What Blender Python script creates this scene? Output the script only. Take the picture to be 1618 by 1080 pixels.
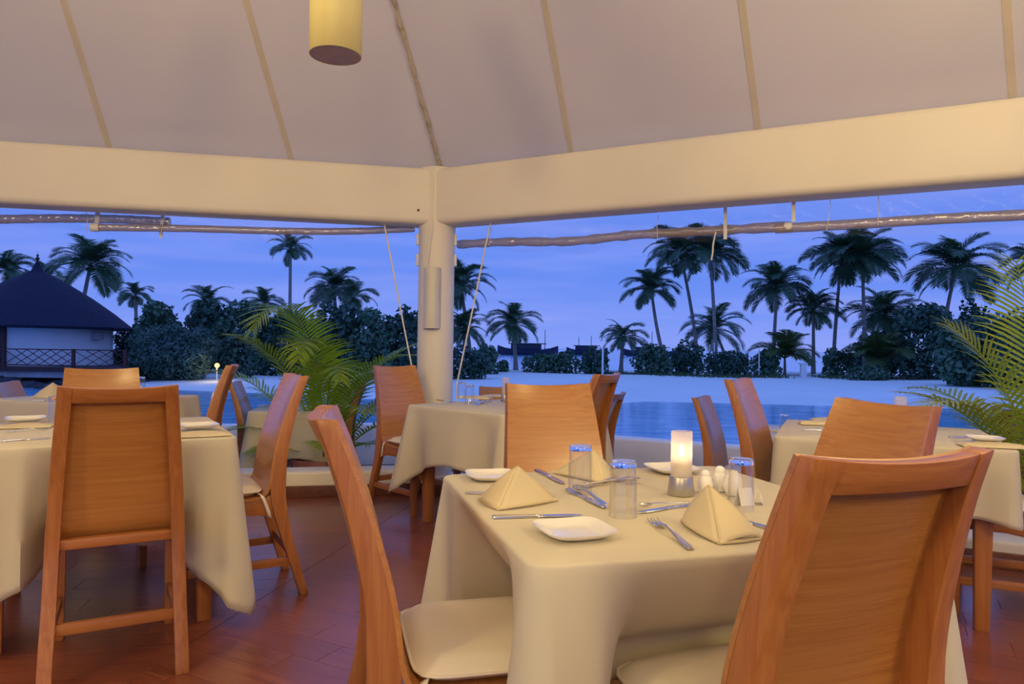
import bpy, bmesh, math, random
import numpy as np
from mathutils import Vector, Matrix

# ------------------------------------------------------------------ clear
for o in list(bpy.data.objects):
    bpy.data.objects.remove(o, do_unlink=True)
S = bpy.context.scene
C = S.collection
PI = math.pi
def rad(a): return a * PI / 180

# ------------------------------------------------------------------ camera
EYE, FPX, CX, HY, ROLL = 1.13, 1130.0, 809.0, 548.0, 0.0148
cd = bpy.data.cameras.new('camera')
cam = bpy.data.objects.new('camera', cd); C.objects.link(cam)
cd.sensor_width = 36.0; cd.lens = 36.0 * FPX / 1618.0
cd.shift_y = (HY - 540.0) / 1618.0
cd.clip_start = 0.05; cd.clip_end = 6000
cam.matrix_world = Matrix.Translation((0, 0, EYE)) @ Matrix.Rotation(PI / 2, 4, 'X') @ Matrix.Rotation(ROLL, 4, 'Z')
S.camera = cam

# ------------------------------------------------------------------ world, lights, exposure
S.view_settings.view_transform = 'Standard'
S.view_settings.look = 'None'
S.view_settings.exposure = 0.0
S.view_settings.gamma = 1.0
S.view_settings.use_curve_mapping = False

w = bpy.data.worlds.new('dusk_sky'); S.world = w; w.use_nodes = True
nt = w.node_tree; nt.nodes.clear()
N = nt.nodes.new; LK = nt.links.new
out = N('ShaderNodeOutputWorld'); bg = N('ShaderNodeBackground')
tc = N('ShaderNodeTexCoord'); sep = N('ShaderNodeSeparateXYZ'); LK(tc.outputs['Generated'], sep.inputs[0])
rp = N('ShaderNodeValToRGB'); LK(sep.outputs['Z'], rp.inputs[0])
rp.color_ramp.elements[0].position = 0.0;  rp.color_ramp.elements[0].color = (0.22, 0.335, 0.93, 1)
rp.color_ramp.elements[1].position = 1.0;  rp.color_ramp.elements[1].color = (0.145, 0.31, 1.0, 1)
e = rp.color_ramp.elements.new(0.10); e.color = (0.138, 0.268, 0.90, 1)
e = rp.color_ramp.elements.new(0.28); e.color = (0.165, 0.30, 0.96, 1)
mp = N('ShaderNodeMapping'); mp.inputs['Scale'].default_value = (1.6, 1.6, 15.0); LK(tc.outputs['Generated'], mp.inputs[0])
nz = N('ShaderNodeTexNoise'); nz.inputs['Scale'].default_value = 2.2; nz.inputs['Detail'].default_value = 5; LK(mp.outputs[0], nz.inputs['Vector'])
cr = N('ShaderNodeValToRGB'); LK(nz.outputs['Fac'], cr.inputs[0])
cr.color_ramp.elements[0].position = 0.42; cr.color_ramp.elements[0].color = (0, 0, 0, 1)
cr.color_ramp.elements[1].position = 0.78; cr.color_ramp.elements[1].color = (0.6, 0.6, 0.6, 1)
mx = N('ShaderNodeMixRGB'); LK(cr.outputs[0], mx.inputs[0]); LK(rp.outputs[0], mx.inputs[1]); mx.inputs[2].default_value = (0.34, 0.40, 0.97, 1)
LK(mx.outputs[0], bg.inputs[0]); bg.inputs[1].default_value = 1.0
LK(bg.outputs[0], out.inputs[0])

WARM = (1.0, 0.75, 0.33)
def lamp(name, loc, power, radius, col=WARM):
    ld = bpy.data.lights.new(name, 'POINT'); ld.energy = power; ld.color = col; ld.shadow_soft_size = radius
    o = bpy.data.objects.new(name, ld); C.objects.link(o); o.location = loc
    return o
WARM_LIGHTS = [((1.8, 2.2, 2.75), 34, .25), ((-1.9, 2.1, 2.75), 42, .25), ((0.2, 0.3, 2.6), 10, .25),  # overhead room lights out of view, without fixtures
         ((2.6, -1.4, 2.6), 150, .3), ((-2.8, -1.4, 2.6), 168, .3), ((-0.2, -3.0, 2.6), 130, .3)]  # rear three: unseen warm fill added behind the camera
for i, (p, e_, r_) in enumerate(WARM_LIGHTS):
    lamp('room_and_fill_light', p, e_, r_)

# ------------------------------------------------------------------ pixel helpers (1618 x 1080 frame)
def uv(x, y):
    u = x - CX; v = y - HY
    return u + ROLL * v, v - ROLL * u
def ray(x, y):
    u, v = uv(x, y); return Vector((u / FPX, 1.0, -v / FPX))
def on_z(x, y, z):
    u, v = uv(x, y); d = (EYE - z) * FPX / v
    return Vector((u / FPX * d, d, z))
def at_d(x, y, d):
    u, v = uv(x, y); return Vector((u / FPX * d, d, EYE - v * d / FPX))
def on_plane(x, y, p, n):
    r = ray(x, y); o = Vector((0, 0, EYE)); t = (Vector(p) - o).dot(n) / r.dot(n)
    return o + r * t

# ------------------------------------------------------------------ materials
MATS = {}
def _new(name):
    m = bpy.data.materials.new(name); m.use_nodes = True
    n = m.node_tree; n.nodes.clear()
    o = n.nodes.new('ShaderNodeOutputMaterial')
    return m, n, o
def mat(name, col, rough=.5, col2=None, scale=6, stretch=(1, 1, 1), bump=0, bscale=40, metal=0, spec=.5, detail=4,
        trans=0.0, tcol=None, rnd=0.0, coat=0, lo=.35, hi=.65, coords='Object', sheen=0):
    """principled colour with noise variation, bump, optional translucency"""
    m, n, o = _new(name); N = n.nodes.new; L = n.links.new
    b = N('ShaderNodeBsdfPrincipled'); b.inputs['Roughness'].default_value = rough; b.inputs['Metallic'].default_value = metal
    b.inputs['Specular IOR Level'].default_value = spec
    b.inputs['Coat Weight'].default_value = coat; b.inputs['Coat Roughness'].default_value = .15
    tc = N('ShaderNodeTexCoord'); mp = N('ShaderNodeMapping'); mp.inputs['Scale'].default_value = stretch
    L(tc.outputs[coords], mp.inputs[0])
    src = None
    if col2 is not None:
        nz = N('ShaderNodeTexNoise'); nz.inputs['Scale'].default_value = scale; nz.inputs['Detail'].default_value = detail
        L(mp.outputs[0], nz.inputs['Vector'])
        r = N('ShaderNodeValToRGB'); L(nz.outputs['Fac'], r.inputs[0])
        r.color_ramp.elements[0].position = lo; r.color_ramp.elements[0].color = (*col, 1)
        r.color_ramp.elements[1].position = hi; r.color_ramp.elements[1].color = (*col2, 1)
        src = r.outputs[0]
        if rnd:
            oi = N('ShaderNodeObjectInfo'); hs = N('ShaderNodeHueSaturation')
            mr = N('ShaderNodeMapRange'); L(oi.outputs['Random'], mr.inputs[0]); mr.inputs[3].default_value = 1 - rnd; mr.inputs[4].default_value = 1 + rnd
            L(mr.outputs[0], hs.inputs['Value']); L(src, hs.inputs['Color']); src = hs.outputs[0]
        L(src, b.inputs['Base Color'])
    else:
        b.inputs['Base Color'].default_value = (*col, 1)
    if bump:
        nb = N('ShaderNodeTexNoise'); nb.inputs['Scale'].default_value = bscale; nb.inputs['Detail'].default_value = 3
        L(mp.outputs[0], nb.inputs['Vector'])
        bp = N('ShaderNodeBump'); bp.inputs['Strength'].default_value = bump; bp.inputs['Distance'].default_value = .01
        L(nb.outputs['Fac'], bp.inputs['Height']); L(bp.outputs[0], b.inputs['Normal'])
    if trans:
        t = N('ShaderNodeBsdfTranslucent'); t.inputs[0].default_value = (*(tcol or col), 1)
        ms = N('ShaderNodeMixShader'); ms.inputs[0].default_value = trans
        L(b.outputs[0], ms.inputs[1]); L(t.outputs[0], ms.inputs[2]); L(ms.outputs[0], o.inputs[0])
    else:
        L(b.outputs[0], o.inputs[0])
    MATS[name] = m
    return m
def wood(name, c1, c2, c3, axis='Z', rough=.38, rnd=.1, coat=.15):
    """streaky timber, grain along an object axis"""
    m, n, o = _new(name); N = n.nodes.new; L = n.links.new
    b = N('ShaderNodeBsdfPrincipled'); b.inputs['Roughness'].default_value = rough
    b.inputs['Coat Weight'].default_value = coat; b.inputs['Coat Roughness'].default_value = .2
    tc = N('ShaderNodeTexCoord'); mp = N('ShaderNodeMapping')
    sc = {'X': (1.6, 55, 55), 'Y': (55, 1.6, 55), 'Z': (55, 55, 1.6)}[axis]
    mp.inputs['Scale'].default_value = sc; L(tc.outputs['Object'], mp.inputs[0])
    oi = N('ShaderNodeObjectInfo')
    vm = N('ShaderNodeVectorMath'); vm.operation = 'ADD'; L(mp.outputs[0], vm.inputs[0])
    mu = N('ShaderNodeMath'); mu.operation = 'MULTIPLY'; mu.inputs[1].default_value = 37.0; L(oi.outputs['Random'], mu.inputs[0]); L(mu.outputs[0], vm.inputs[1])
    nz = N('ShaderNodeTexNoise'); nz.inputs['Scale'].default_value = 1.5; nz.inputs['Detail'].default_value = 6; nz.inputs['Distortion'].default_value = .6
    L(vm.outputs[0], nz.inputs['Vector'])
    r = N('ShaderNodeValToRGB'); L(nz.outputs['Fac'], r.inputs[0])
    r.color_ramp.elements[0].position = .3; r.color_ramp.elements[0].color = (*c1, 1)
    r.color_ramp.elements[1].position = .72; r.color_ramp.elements[1].color = (*c3, 1)
    e = r.color_ramp.elements.new(.5); e.color = (*c2, 1)
    hs = N('ShaderNodeHueSaturation'); mr = N('ShaderNodeMapRange'); L(oi.outputs['Random'], mr.inputs[0])
    mr.inputs[3].default_value = 1 - rnd; mr.inputs[4].default_value = 1 + rnd; L(mr.outputs[0], hs.inputs['Value']); L(r.outputs[0], hs.inputs['Color'])
    L(hs.outputs[0], b.inputs['Base Color'])
    n2 = N('ShaderNodeTexNoise'); n2.inputs['Scale'].default_value = 5; n2.inputs['Detail'].default_value = 4; L(vm.outputs[0], n2.inputs['Vector'])
    bp = N('ShaderNodeBump'); bp.inputs['Strength'].default_value = .12; bp.inputs['Distance'].default_value = .004; L(n2.outputs['Fac'], bp.inputs['Height']); L(bp.outputs[0], b.inputs['Normal'])
    mm = N('ShaderNodeMapRange'); L(nz.outputs['Fac'], mm.inputs[0]); mm.inputs[3].default_value = rough - .08; mm.inputs[4].default_value = rough + .1; L(mm.outputs[0], b.inputs['Roughness'])
    L(b.outputs[0], o.inputs[0]); MATS[name] = m
    return m
def emit(name, col, s):
    m, n, o = _new(name); e = n.nodes.new('ShaderNodeEmission'); e.inputs[0].default_value = (*col, 1); e.inputs[1].default_value = s
    n.links.new(e.outputs[0], o.inputs[0]); MATS[name] = m; return m
def clear(name, gl=.12, rough=.05, tint=(1, 1, 1), bump=0, bscale=6, opac=0.0, ocol=(.8, .8, .8), pw_=2.6):
    """thin clear sheet: transparent plus fresnel gloss"""
    m, n, o = _new(name); N = n.nodes.new; L = n.links.new
    t = N('ShaderNodeBsdfTransparent'); t.inputs[0].default_value = (*tint, 1)
    g = N('ShaderNodeBsdfGlossy'); g.inputs['Roughness'].default_value = rough
    lw = N('ShaderNodeLayerWeight'); lw.inputs[0].default_value = .35
    pw = N('ShaderNodeMath'); pw.operation = 'POWER'; pw.inputs[1].default_value = pw_; L(lw.outputs['Facing'], pw.inputs[0]); mr = N('ShaderNodeMapRange'); L(pw.outputs[0], mr.inputs[0]); mr.inputs[3].default_value = gl; mr.inputs[4].default_value = .6
    ms = N('ShaderNodeMixShader'); L(mr.outputs[0], ms.inputs[0]); L(t.outputs[0], ms.inputs[1]); L(g.outputs[0], ms.inputs[2])
    if bump:
        nb = N('ShaderNodeTexNoise'); nb.inputs['Scale'].default_value = bscale; tc = N('ShaderNodeTexCoord'); L(tc.outputs['Object'], nb.inputs['Vector'])
        bp = N('ShaderNodeBump'); bp.inputs['Strength'].default_value = bump; bp.inputs['Distance'].default_value = .05; L(nb.outputs['Fac'], bp.inputs['Height']); L(bp.outputs[0], g.inputs['Normal'])
    last = ms
    if opac:
        d = N('ShaderNodeBsdfDiffuse'); d.inputs[0].default_value = (*ocol, 1)
        m2 = N('ShaderNodeMixShader'); m2.inputs[0].default_value = opac; L(ms.outputs[0], m2.inputs[1]); L(d.outputs[0], m2.inputs[2]); last = m2
    L(last.outputs[0], o.inputs[0]); MATS[name] = m; return m

wood('chair_wood', (.35, .115, .028), (.41, .145, .036), (.47, .185, .050), 'Z')
wood('chair_wood_x', (.35, .115, .028), (.41, .145, .036), (.47, .185, .050), 'X')
wood('chair_wood_y', (.35, .115, .028), (.41, .145, .036), (.47, .185, .050), 'Y')
wood('chair_ply', (.40, .155, .034), (.46, .19, .044), (.51, .225, .056), 'X', rough=.33, rnd=.08, coat=.55)
wood('plank_wood', (.18, .044, .022), (.24, .063, .030), (.30, .088, .041), 'X', rough=.34, rnd=.10, coat=.5)
wood('deck_wood', (.05, .025, .016), (.08, .035, .02), (.11, .05, .03), 'X', rough=.4)
wood('skirting_wood', (.12, .035, .014), (.18, .06, .022), (.23, .08, .03), 'X', rough=.4)
mat('cushion', (.80, .72, .57), .55, (.84, .77, .63), 3, bump=.08, bscale=18)
mat('ribbon', (.82, .76, .64), .6, (.86, .80, .70), 5)
mat('cloth', (.70, .63, .47), .75, (.76, .69, .53), 2.2, bump=.10, bscale=5, trans=.12, detail=2)
mat('napkin', (.74, .62, .38), .8, (.78, .67, .43), 4, bump=.12, bscale=60, trans=.1)
mat('paint', (.80, .73, .60), .55, (.84, .77, .64), 1.3, bump=.04, bscale=30)
mat('paint_low', (.80, .76, .68), .6, (.85, .81, .73), 1.5, bump=.05, bscale=25)
mat('fabric', (.84, .80, .79), .85, (.88, .84, .83), 1.1, bump=.05, bscale=8, trans=.07, tcol=(.7, .66, .7), detail=6)
mat('fabric_tape', (.74, .65, .52), .8, (.78, .69, .56), 5)
mat('rope_dirty', (.62, .53, .40), .85, (.30, .22, .12), 9, bump=.5, bscale=60, lo=.5, hi=.75)
mat('lamp_paper', (.78, .66, .24), .7, (.84, .74, .34), 7, stretch=(1, 1, .15))
mat('lamp_disc', (.52, .42, .36), .7, (.60, .49, .42), 14)
mat('sconce_shell', (.66, .62, .50), .35, (.70, .66, .54), 4)
mat('white_plastic', (.80, .77, .70), .4, (.84, .81, .75), 8)
mat('porcelain', (.86, .84, .80), .12, (.88, .86, .82), 3, coat=.4)
mat('wax', (.86, .80, .62), .5, (.88, .82, .66), 5, trans=.35)
mat('steel', (.62, .60, .57), .2, (.70, .68, .65), 20, metal=1)
mat('brushed', (.50, .48, .44), .38, (.58, .56, .52), 30, stretch=(1, 1, .1), metal=1)
mat('pot', (.30, .10, .085), .5, (.38, .14, .11), 5, bump=.1)
mat('soil', (.035, .022, .014), .95, (.06, .04, .025), 30, bump=.8, bscale=80)
mat('leaf', (.19, .32, .016), .40, (.33, .43, .035), 3, trans=.3, tcol=(.40, .52, .02), coords='Object')
mat('leaf_lit', (.26, .38, .02), .40, (.46, .50, .045), 3, trans=.3, tcol=(.50, .58, .03))  # stronger light on the right palm is put into this leaf colour
mat('leaf_stem', (.22, .25, .04), .5, (.30, .30, .05), 4)
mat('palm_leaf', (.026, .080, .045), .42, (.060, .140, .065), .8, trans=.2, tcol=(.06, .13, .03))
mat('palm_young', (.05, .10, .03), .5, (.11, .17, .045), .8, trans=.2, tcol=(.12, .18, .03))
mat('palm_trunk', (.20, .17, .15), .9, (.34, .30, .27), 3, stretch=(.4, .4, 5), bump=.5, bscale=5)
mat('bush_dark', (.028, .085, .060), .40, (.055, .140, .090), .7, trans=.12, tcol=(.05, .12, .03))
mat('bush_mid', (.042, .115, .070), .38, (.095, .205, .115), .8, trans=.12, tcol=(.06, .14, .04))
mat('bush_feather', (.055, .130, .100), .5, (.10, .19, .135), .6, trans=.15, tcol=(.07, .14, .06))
mat('bark', (.05, .04, .03), .9, (.09, .07, .055), 4, bump=.4)
mat('sand', (.78, .84, .80), .95, (.84, .88, .84), .35, bump=.35, bscale=3, detail=8)
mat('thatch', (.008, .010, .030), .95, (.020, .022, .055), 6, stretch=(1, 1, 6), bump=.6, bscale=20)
mat('hut_paint', (.84, .84, .84), .7, (.88, .88, .88), 1)
mat('hut_timber', (.05, .018, .018), .6, (.09, .03, .028), 3)
mat('concrete', (.38, .38, .40), .85, (.48, .48, .5), 2)
mat('shaded_stone', (.02, .022, .03), .9, (.05, .05, .06), 3, bump=.6, bscale=6)  # stone colour darkened to include the shade under the hut
mat('boat_dark', (.02, .02, .05), .6, (.035, .035, .07), 1)
mat('grass_blade', (.04, .08, .03), .7, (.07, .12, .04), 3)
mat('white_pole', (.8, .8, .8), .5, (.85, .85, .85), 2)
mat('cord', (.80, .76, .66), .7, (.85, .82, .74), 9)
mat('black', (.01, .01, .01), .5)
emit('flame', (1.0, .74, .42), 30.0)
emit('globe', (1.0, .62, .12), 5.0)
clear('tumbler', .045, .02, (.985, .985, .985), pw_=1.7)
clear('film', .02, .22, (.97, .97, .98), bump=.9, bscale=5, opac=.02, ocol=(.6, .65, .8))
clear('rolled_film', .32, .16, (.80, .74, .72), bump=.5, bscale=14, opac=.42, ocol=(.56, .46, .40))  # brown tint paints in the warm room mirrored by the clear rolls
m, n, o = _new('solid_glass'); MATS['solid_glass'] = m
b = n.nodes.new('ShaderNodeBsdfGlass'); b.inputs['IOR'].default_value = 1.45; b.inputs['Roughness'].default_value = 0.0; n.links.new(b.outputs[0], o.inputs[0])
# frosted candle glass
m, n, o = _new('frosted'); MATS['frosted'] = m
a = n.nodes.new('ShaderNodeBsdfTransparent'); b = n.nodes.new('ShaderNodeBsdfTranslucent'); c = n.nodes.new('ShaderNodeBsdfDiffuse')
b.inputs[0].default_value = (.9, .84, .80, 1); c.inputs[0].default_value = (.85, .78, .76, 1)
m1 = n.nodes.new('ShaderNodeMixShader'); m1.inputs[0].default_value = .5; n.links.new(b.outputs[0], m1.inputs[1]); n.links.new(c.outputs[0], m1.inputs[2])
m2 = n.nodes.new('ShaderNodeMixShader'); m2.inputs[0].default_value = .55; n.links.new(a.outputs[0], m2.inputs[1]); n.links.new(m1.outputs[0], m2.inputs[2])
n.links.new(m2.outputs[0], o.inputs[0])
# water
m, n, o = _new('water'); MATS['water'] = m
b = n.nodes.new('ShaderNodeBsdfPrincipled'); b.inputs['Roughness'].default_value = .12
tc = n.nodes.new('ShaderNodeTexCoord'); mp = n.nodes.new('ShaderNodeMapping'); mp.inputs['Scale'].default_value = (.35, 1.3, 1); n.links.new(tc.outputs['Object'], mp.inputs[0])
nz = n.nodes.new('ShaderNodeTexNoise'); nz.inputs['Scale'].default_value = 1.6; nz.inputs['Detail'].default_value = 6; n.links.new(mp.outputs[0], nz.inputs['Vector'])
rr = n.nodes.new('ShaderNodeValToRGB'); n.links.new(nz.outputs['Fac'], rr.inputs[0])
rr.color_ramp.elements[0].position = .35; rr.color_ramp.elements[0].color = (.09, .40, .66, 1)
rr.color_ramp.elements[1].position = .7; rr.color_ramp.elements[1].color = (.34, .68, .88, 1)
n.links.new(rr.outputs[0], b.inputs['Base Color'])
bp = n.nodes.new('ShaderNodeBump'); bp.inputs['Strength'].default_value = .55; bp.inputs['Distance'].default_value = .05
n.links.new(nz.outputs['Fac'], bp.inputs['Height']); n.links.new(bp.outputs[0], b.inputs['Normal']); n.links.new(b.outputs[0], o.inputs[0])

# ------------------------------------------------------------------ mesh builders
class MB:
    def __init__(s): s.v = []; s.f = []
    def add(s, vs, fs):
        k = len(s.v); s.v += [tuple(p) for p in vs]; s.f += [tuple(i + k for i in f) for f in fs]; return s
    def box(s, x0, x1, y0, y1, z0, z1, M=None):
        p = [Vector(q) for q in ((x0, y0, z0), (x1, y0, z0), (x1, y1, z0), (x0, y1, z0), (x0, y0, z1), (x1, y0, z1), (x1, y1, z1), (x0, y1, z1))]
        if M is not None: p = [M @ q for q in p]
        return s.add(p, [(0, 3, 2, 1), (4, 5, 6, 7), (0, 1, 5, 4), (1, 2, 6, 5), (2, 3, 7, 6), (3, 0, 4, 7)])
    def loft(s, rings, cap=True, closed=False):
        n = len(rings[0]); vs = [p for r in rings for p in r]; fs = []
        m = len(rings)
        for i in range(m if closed else m - 1):
            for j in range(n):
                a = i * n + j; b = i * n + (j + 1) % n; k = ((i + 1) % m) * n
                fs.append((a, b, k + (j + 1) % n, k + j))
        if cap and not closed: fs += [tuple(range(n - 1, -1, -1)), tuple((m - 1) * n + j for j in range(n))]
        return s.add(vs, fs)
    def bar(s, p, q, w, h, up=(0, 0, 1)):
        p = Vector(p); q = Vector(q); d = (q - p).normalized(); u = Vector(up)
        r = d.cross(u)
        if r.length < 1e-4: r = d.cross(Vector((1, 0, 0)))
        r.normalize(); u = r.cross(d).normalized()
        ring = lambda c: [c - r * w / 2 - u * h / 2, c + r * w / 2 - u * h / 2, c + r * w / 2 + u * h / 2, c - r * w / 2 + u * h / 2]
        return s.loft([ring(p), ring(q)])
    def tube(s, path, r, seg=8, cap=True):
        path = [Vector(p) for p in path]; rings = []; n = len(path)
        ref = Vector((0, 0, 1)); pr = None
        for i, p in enumerate(path):
            t = (path[min(i + 1, n - 1)] - path[max(i - 1, 0)]).normalized()
            if pr is None:
                a = t.cross(ref)
                if a.length < 1e-3: a = t.cross(Vector((1, 0, 0)))
            else: a = pr - t * pr.dot(t)
            a.normalize(); pr = a; b = t.cross(a)
            rr = r[i] if isinstance(r, (list, tuple)) else r
            rings.append([p + (a * math.cos(k * 2 * PI / seg) + b * math.sin(k * 2 * PI / seg)) * rr for k in range(seg)])
        return s.loft(rings, cap)
    def lathe(s, prof, seg=24, c=(0, 0, 0), a0=0, a1=2 * PI):
        full = abs(a1 - a0 - 2 * PI) < 1e-6; n = seg if full else seg + 1
        rings = []
        for k in range(n):
            a = a0 + (a1 - a0) * k / seg
            rings.append([(c[0] + r * math.cos(a), c[1] + r * math.sin(a), c[2] + z) for r, z in prof])
        m = len(prof); vs = [p for r in rings for p in r]; fs = []
        for i in range(seg):
            k = (i + 1) % n
            for j in range(m - 1):
                fs.append((i * m + j, k * m + j, k * m + j + 1, i * m + j + 1))
        return s.add(vs, fs)
    def build(s, name, mt, parent=None, smooth=35, bevel=0, bseg=2, weld=True):
        me = bpy.data.meshes.new(name); me.from_pydata(s.v, [], s.f)
        if bevel or weld:
            bm = bmesh.new(); bm.from_mesh(me)
            if weld: bmesh.ops.remove_doubles(bm, verts=bm.verts, dist=1e-6)
            bmesh.ops.recalc_face_normals(bm, faces=bm.faces)
            if bevel:
                es = [e for e in bm.edges if len(e.link_faces) == 2 and e.calc_face_angle(0) > .6]
                bmesh.ops.bevel(bm, geom=es, offset=bevel, segments=bseg, profile=.5, affect='EDGES', clamp_overlap=True)
            bm.to_mesh(me); bm.free()
        if smooth:
            me.polygons.foreach_set('use_smooth', [True] * len(me.polygons)); me.set_sharp_from_angle(angle=rad(smooth))
        me.materials.append(MATS[mt])
        o = bpy.data.objects.new(name, me); C.objects.link(o)
        if parent is not None: o.parent = parent
        return o

def tag(o, label, cat, group=None, kind=None):
    o['label'] = label; o['category'] = cat
    if group: o['group'] = group
    if kind: o['kind'] = kind
    return o
def struct(o, label=None, cat=None):
    o['kind'] = 'structure'
    if label: o['label'] = label
    if cat: o['category'] = cat
    return o
def thing(name, label, cat, loc=(0, 0, 0), rz=0, group=None):
    o = bpy.data.objects.new(name, None); C.objects.link(o); o.empty_display_size = .1
    o.location = loc; o.rotation_euler = (0, 0, rz); tag(o, label, cat, group); return o
def kids(o): return [c for c in bpy.data.objects if c.parent == o]
TREE = {}
def copy_tree(o, parent=None):
    c = o.copy(); C.objects.link(c); c.parent = parent
    for ch in TREE.get(o.name) or kids(o):
        copy_tree(ch, c)
    return c
def cache_tree(o):
    ks = kids(o)
    if ks: TREE[o.name] = ks
    for k in ks: cache_tree(k)
def catmull(pts, n):
    """resample a list of tuples smoothly"""
    P = [np.array(p, float) for p in pts]; P = [2 * P[0] - P[1]] + P + [2 * P[-1] - P[-2]]; out = []
    segs = len(pts) - 1
    for i in range(n + 1):
        t = i / n * segs; k = min(int(t), segs - 1); t -= k
        a, b, c, d = P[k:k + 4]
        out.append(tuple(.5 * ((2 * b) + (c - a) * t + (2 * a - 5 * b + 4 * c - d) * t * t + (3 * b - a - 3 * c + d) * t ** 3)))
    return out

# ------------------------------------------------------------------ pavilion plan
V0 = Vector((-.60, 5.60)); DL = Vector((-.979, -.205)).normalized(); DR = Vector((.886, -.464)).normalized()
NL = Vector((-DL.y, DL.x)) * -1; NR = Vector((-DR.y, DR.x))          # outward normals
if NL.y < 0: NL = -NL
if NR.y < 0: NR = -NR
BIS = (DL + DR).normalized(); EDGE = 5.2
CEN = V0 + BIS * 6.6
V1 = V0 + DL * EDGE; V7 = V0 + DR * EDGE
rel = V0 - CEN
V2 = CEN + Vector((-rel.y, rel.x)); V6 = CEN - Vector((-rel.y, rel.x))
V3 = CEN * 2 - V7; V4 = CEN * 2 - V0; V5 = CEN * 2 - V1
RINGV = [V0, V1, V2, V3, V4, V5, V6, V7]
BZ0, BZ1, BT = 2.06, 2.49, .26
TER = -.20

# floor base and planks: planks run along each side and meet on a mitre towards the column
fm = MB(); fm.add([(p.x, p.y, -.012) for p in RINGV] + [(p.x, p.y, -.06) for p in RINGV],
                  [tuple(range(8)), tuple(range(15, 7, -1))] + [(i, 8 + i, 8 + (i + 1) % 8, (i + 1) % 8) for i in range(8)])
floor = struct(fm.build('floor', 'deck_wood', smooth=0), 'reddish brown wooden plank floor of the open pavilion', 'floor')
MIT = Vector((-.2, -.98)).normalized()           # mitre direction from V0 inward
def clip(poly, p, n):
    out = []
    for i in range(len(poly)):
        a, b = poly[i], poly[(i + 1) % len(poly)]; da, db = (a - p).dot(n), (b - p).dot(n)
        if da >= 0: out.append(a)
        if (da >= 0) != (db >= 0): out.append(a + (b - a) * (da / (da - db)))
    return out
random.seed(4)
mn = Vector((-MIT.y, MIT.x))
if mn.x > 0: mn = -mn                             # points left of the mitre
nplank = 0
for side, D, Nn, keep in (('l', DL, NL, mn), ('r', DR, NR, -mn)):
    PW, PL, GAP = .145, 1.25, .0006
    for row in range(0, 33):
        y1 = -.13 - row * PW; y0 = y1 - PW
        off = random.uniform(0, PL)
        for k in range(-4, 8):
            x0 = k * PL - off; x1 = x0 + PL
            q = [V0 + D * a + Nn * b for a, b in ((x0 + GAP, y0 + GAP), (x1 - GAP, y0 + GAP), (x1 - GAP, y1 - GAP), (x0 + GAP, y1 - GAP))]
            if not ((D.x * Nn.y - D.y * Nn.x) > 0): q = q[::-1]
            q = clip(q, V0 + keep * .0015, keep)
            if len(q) < 3: continue
            # only the part the photograph can see
            c = sum(q, Vector((0, 0))) / len(q)
            if c.y < 1.2 or abs(c.x) > .80 * c.y + .95: continue
            ang = math.atan2(D.y, D.x); M = Matrix.Rotation(-ang, 2)
            loc = [M @ (p - c) for p in q]; n = len(loc); hz = random.uniform(-.0002, .0002)
            mb = MB(); i_ = []
            for p in loc:
                i_.append(p * (1 - .0012 / max(p.length, .01)))
            mb.add([(p.x, p.y, -.012) for p in loc] + [(p.x, p.y, -.001 + hz) for p in loc] + [(p.x, p.y, hz) for p in i_],
                   [tuple(range(2 * n, 3 * n))] + [(j, (j + 1) % n, n + (j + 1) % n, n + j) for j in range(n)] + [(n + j, n + (j + 1) % n, 2 * n + (j + 1) % n, 2 * n + j) for j in range(n)])
            o = mb.build('plank', 'plank_wood', floor, smooth=0, weld=False)
            o.location = (c.x, c.y, 0); o.rotation_euler = (0, 0, ang); nplank += 1
print('planks', nplank)

# lower terrace deck and outer parapet wall
WL, WR = 2.5, 2.1
def line_x(p, d, q, e):
    k = d.x * e.y - d.y * e.x; r = q - p; t = (r.x * e.y - r.y * e.x) / k; return p + d * t
cw = line_x(V0 + NL * WL, DL, V0 + NR * WR, DR); cwo = line_x(V0 + NL * (WL + .2), DL, V0 + NR * (WR + .2), DR)
wl1 = V0 + NL * WL + DL * 8; wl1o = V0 + NL * (WL + .2) + DL * 8; wr1 = V0 + NR * WR + DR * 8; wr1o = V0 + NR * (WR + .2) + DR * 8
ti = [V0 + DL * 8, V0, V0 + DR * 8]
mb = MB(); to = [wr1o, cwo, wl1o]
poly = ti + to
mb.add([(p.x, p.y, TER) for p in poly] + [(p.x, p.y, TER - .25) for p in poly], [(0, 1, 4, 5), (1, 2, 3, 4), (6, 11, 10, 7), (7, 10, 9, 8), (3, 2, 8, 9), (4, 3, 9, 10), (5, 4, 10, 11), (0, 5, 11, 6), (0, 6, 7, 1), (1, 7, 8, 2)])
struct(mb.build('floor_terrace', 'deck_wood', smooth=0), 'lower brown deck strip outside the white curb', 'floor')
def wall_prism(name, a, b, bo, ao, z0, z1, mt, label, bev=.035):
    mb = MB(); P = [a, b, bo, ao]
    mb.add([(p.x, p.y, z0) for p in P] + [(p.x, p.y, z1) for p in P], [(3, 2, 1, 0), (4, 5, 6, 7)] + [(i, (i + 1) % 4, 4 + (i + 1) % 4, 4 + i) for i in range(4)])
    return struct(mb.build(name, mt, bevel=bev, bseg=3), label, 'wall')
wall_prism('wall_left', wl1, cw, cwo, wl1o, TER - .25, .25, 'paint_low', 'low white parapet wall behind the potted palm')
wall_prism('wall_right', cw, wr1, wr1o, cwo, TER - .25, .25, 'paint_low', 'low white parapet wall in front of the blue water')

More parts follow.
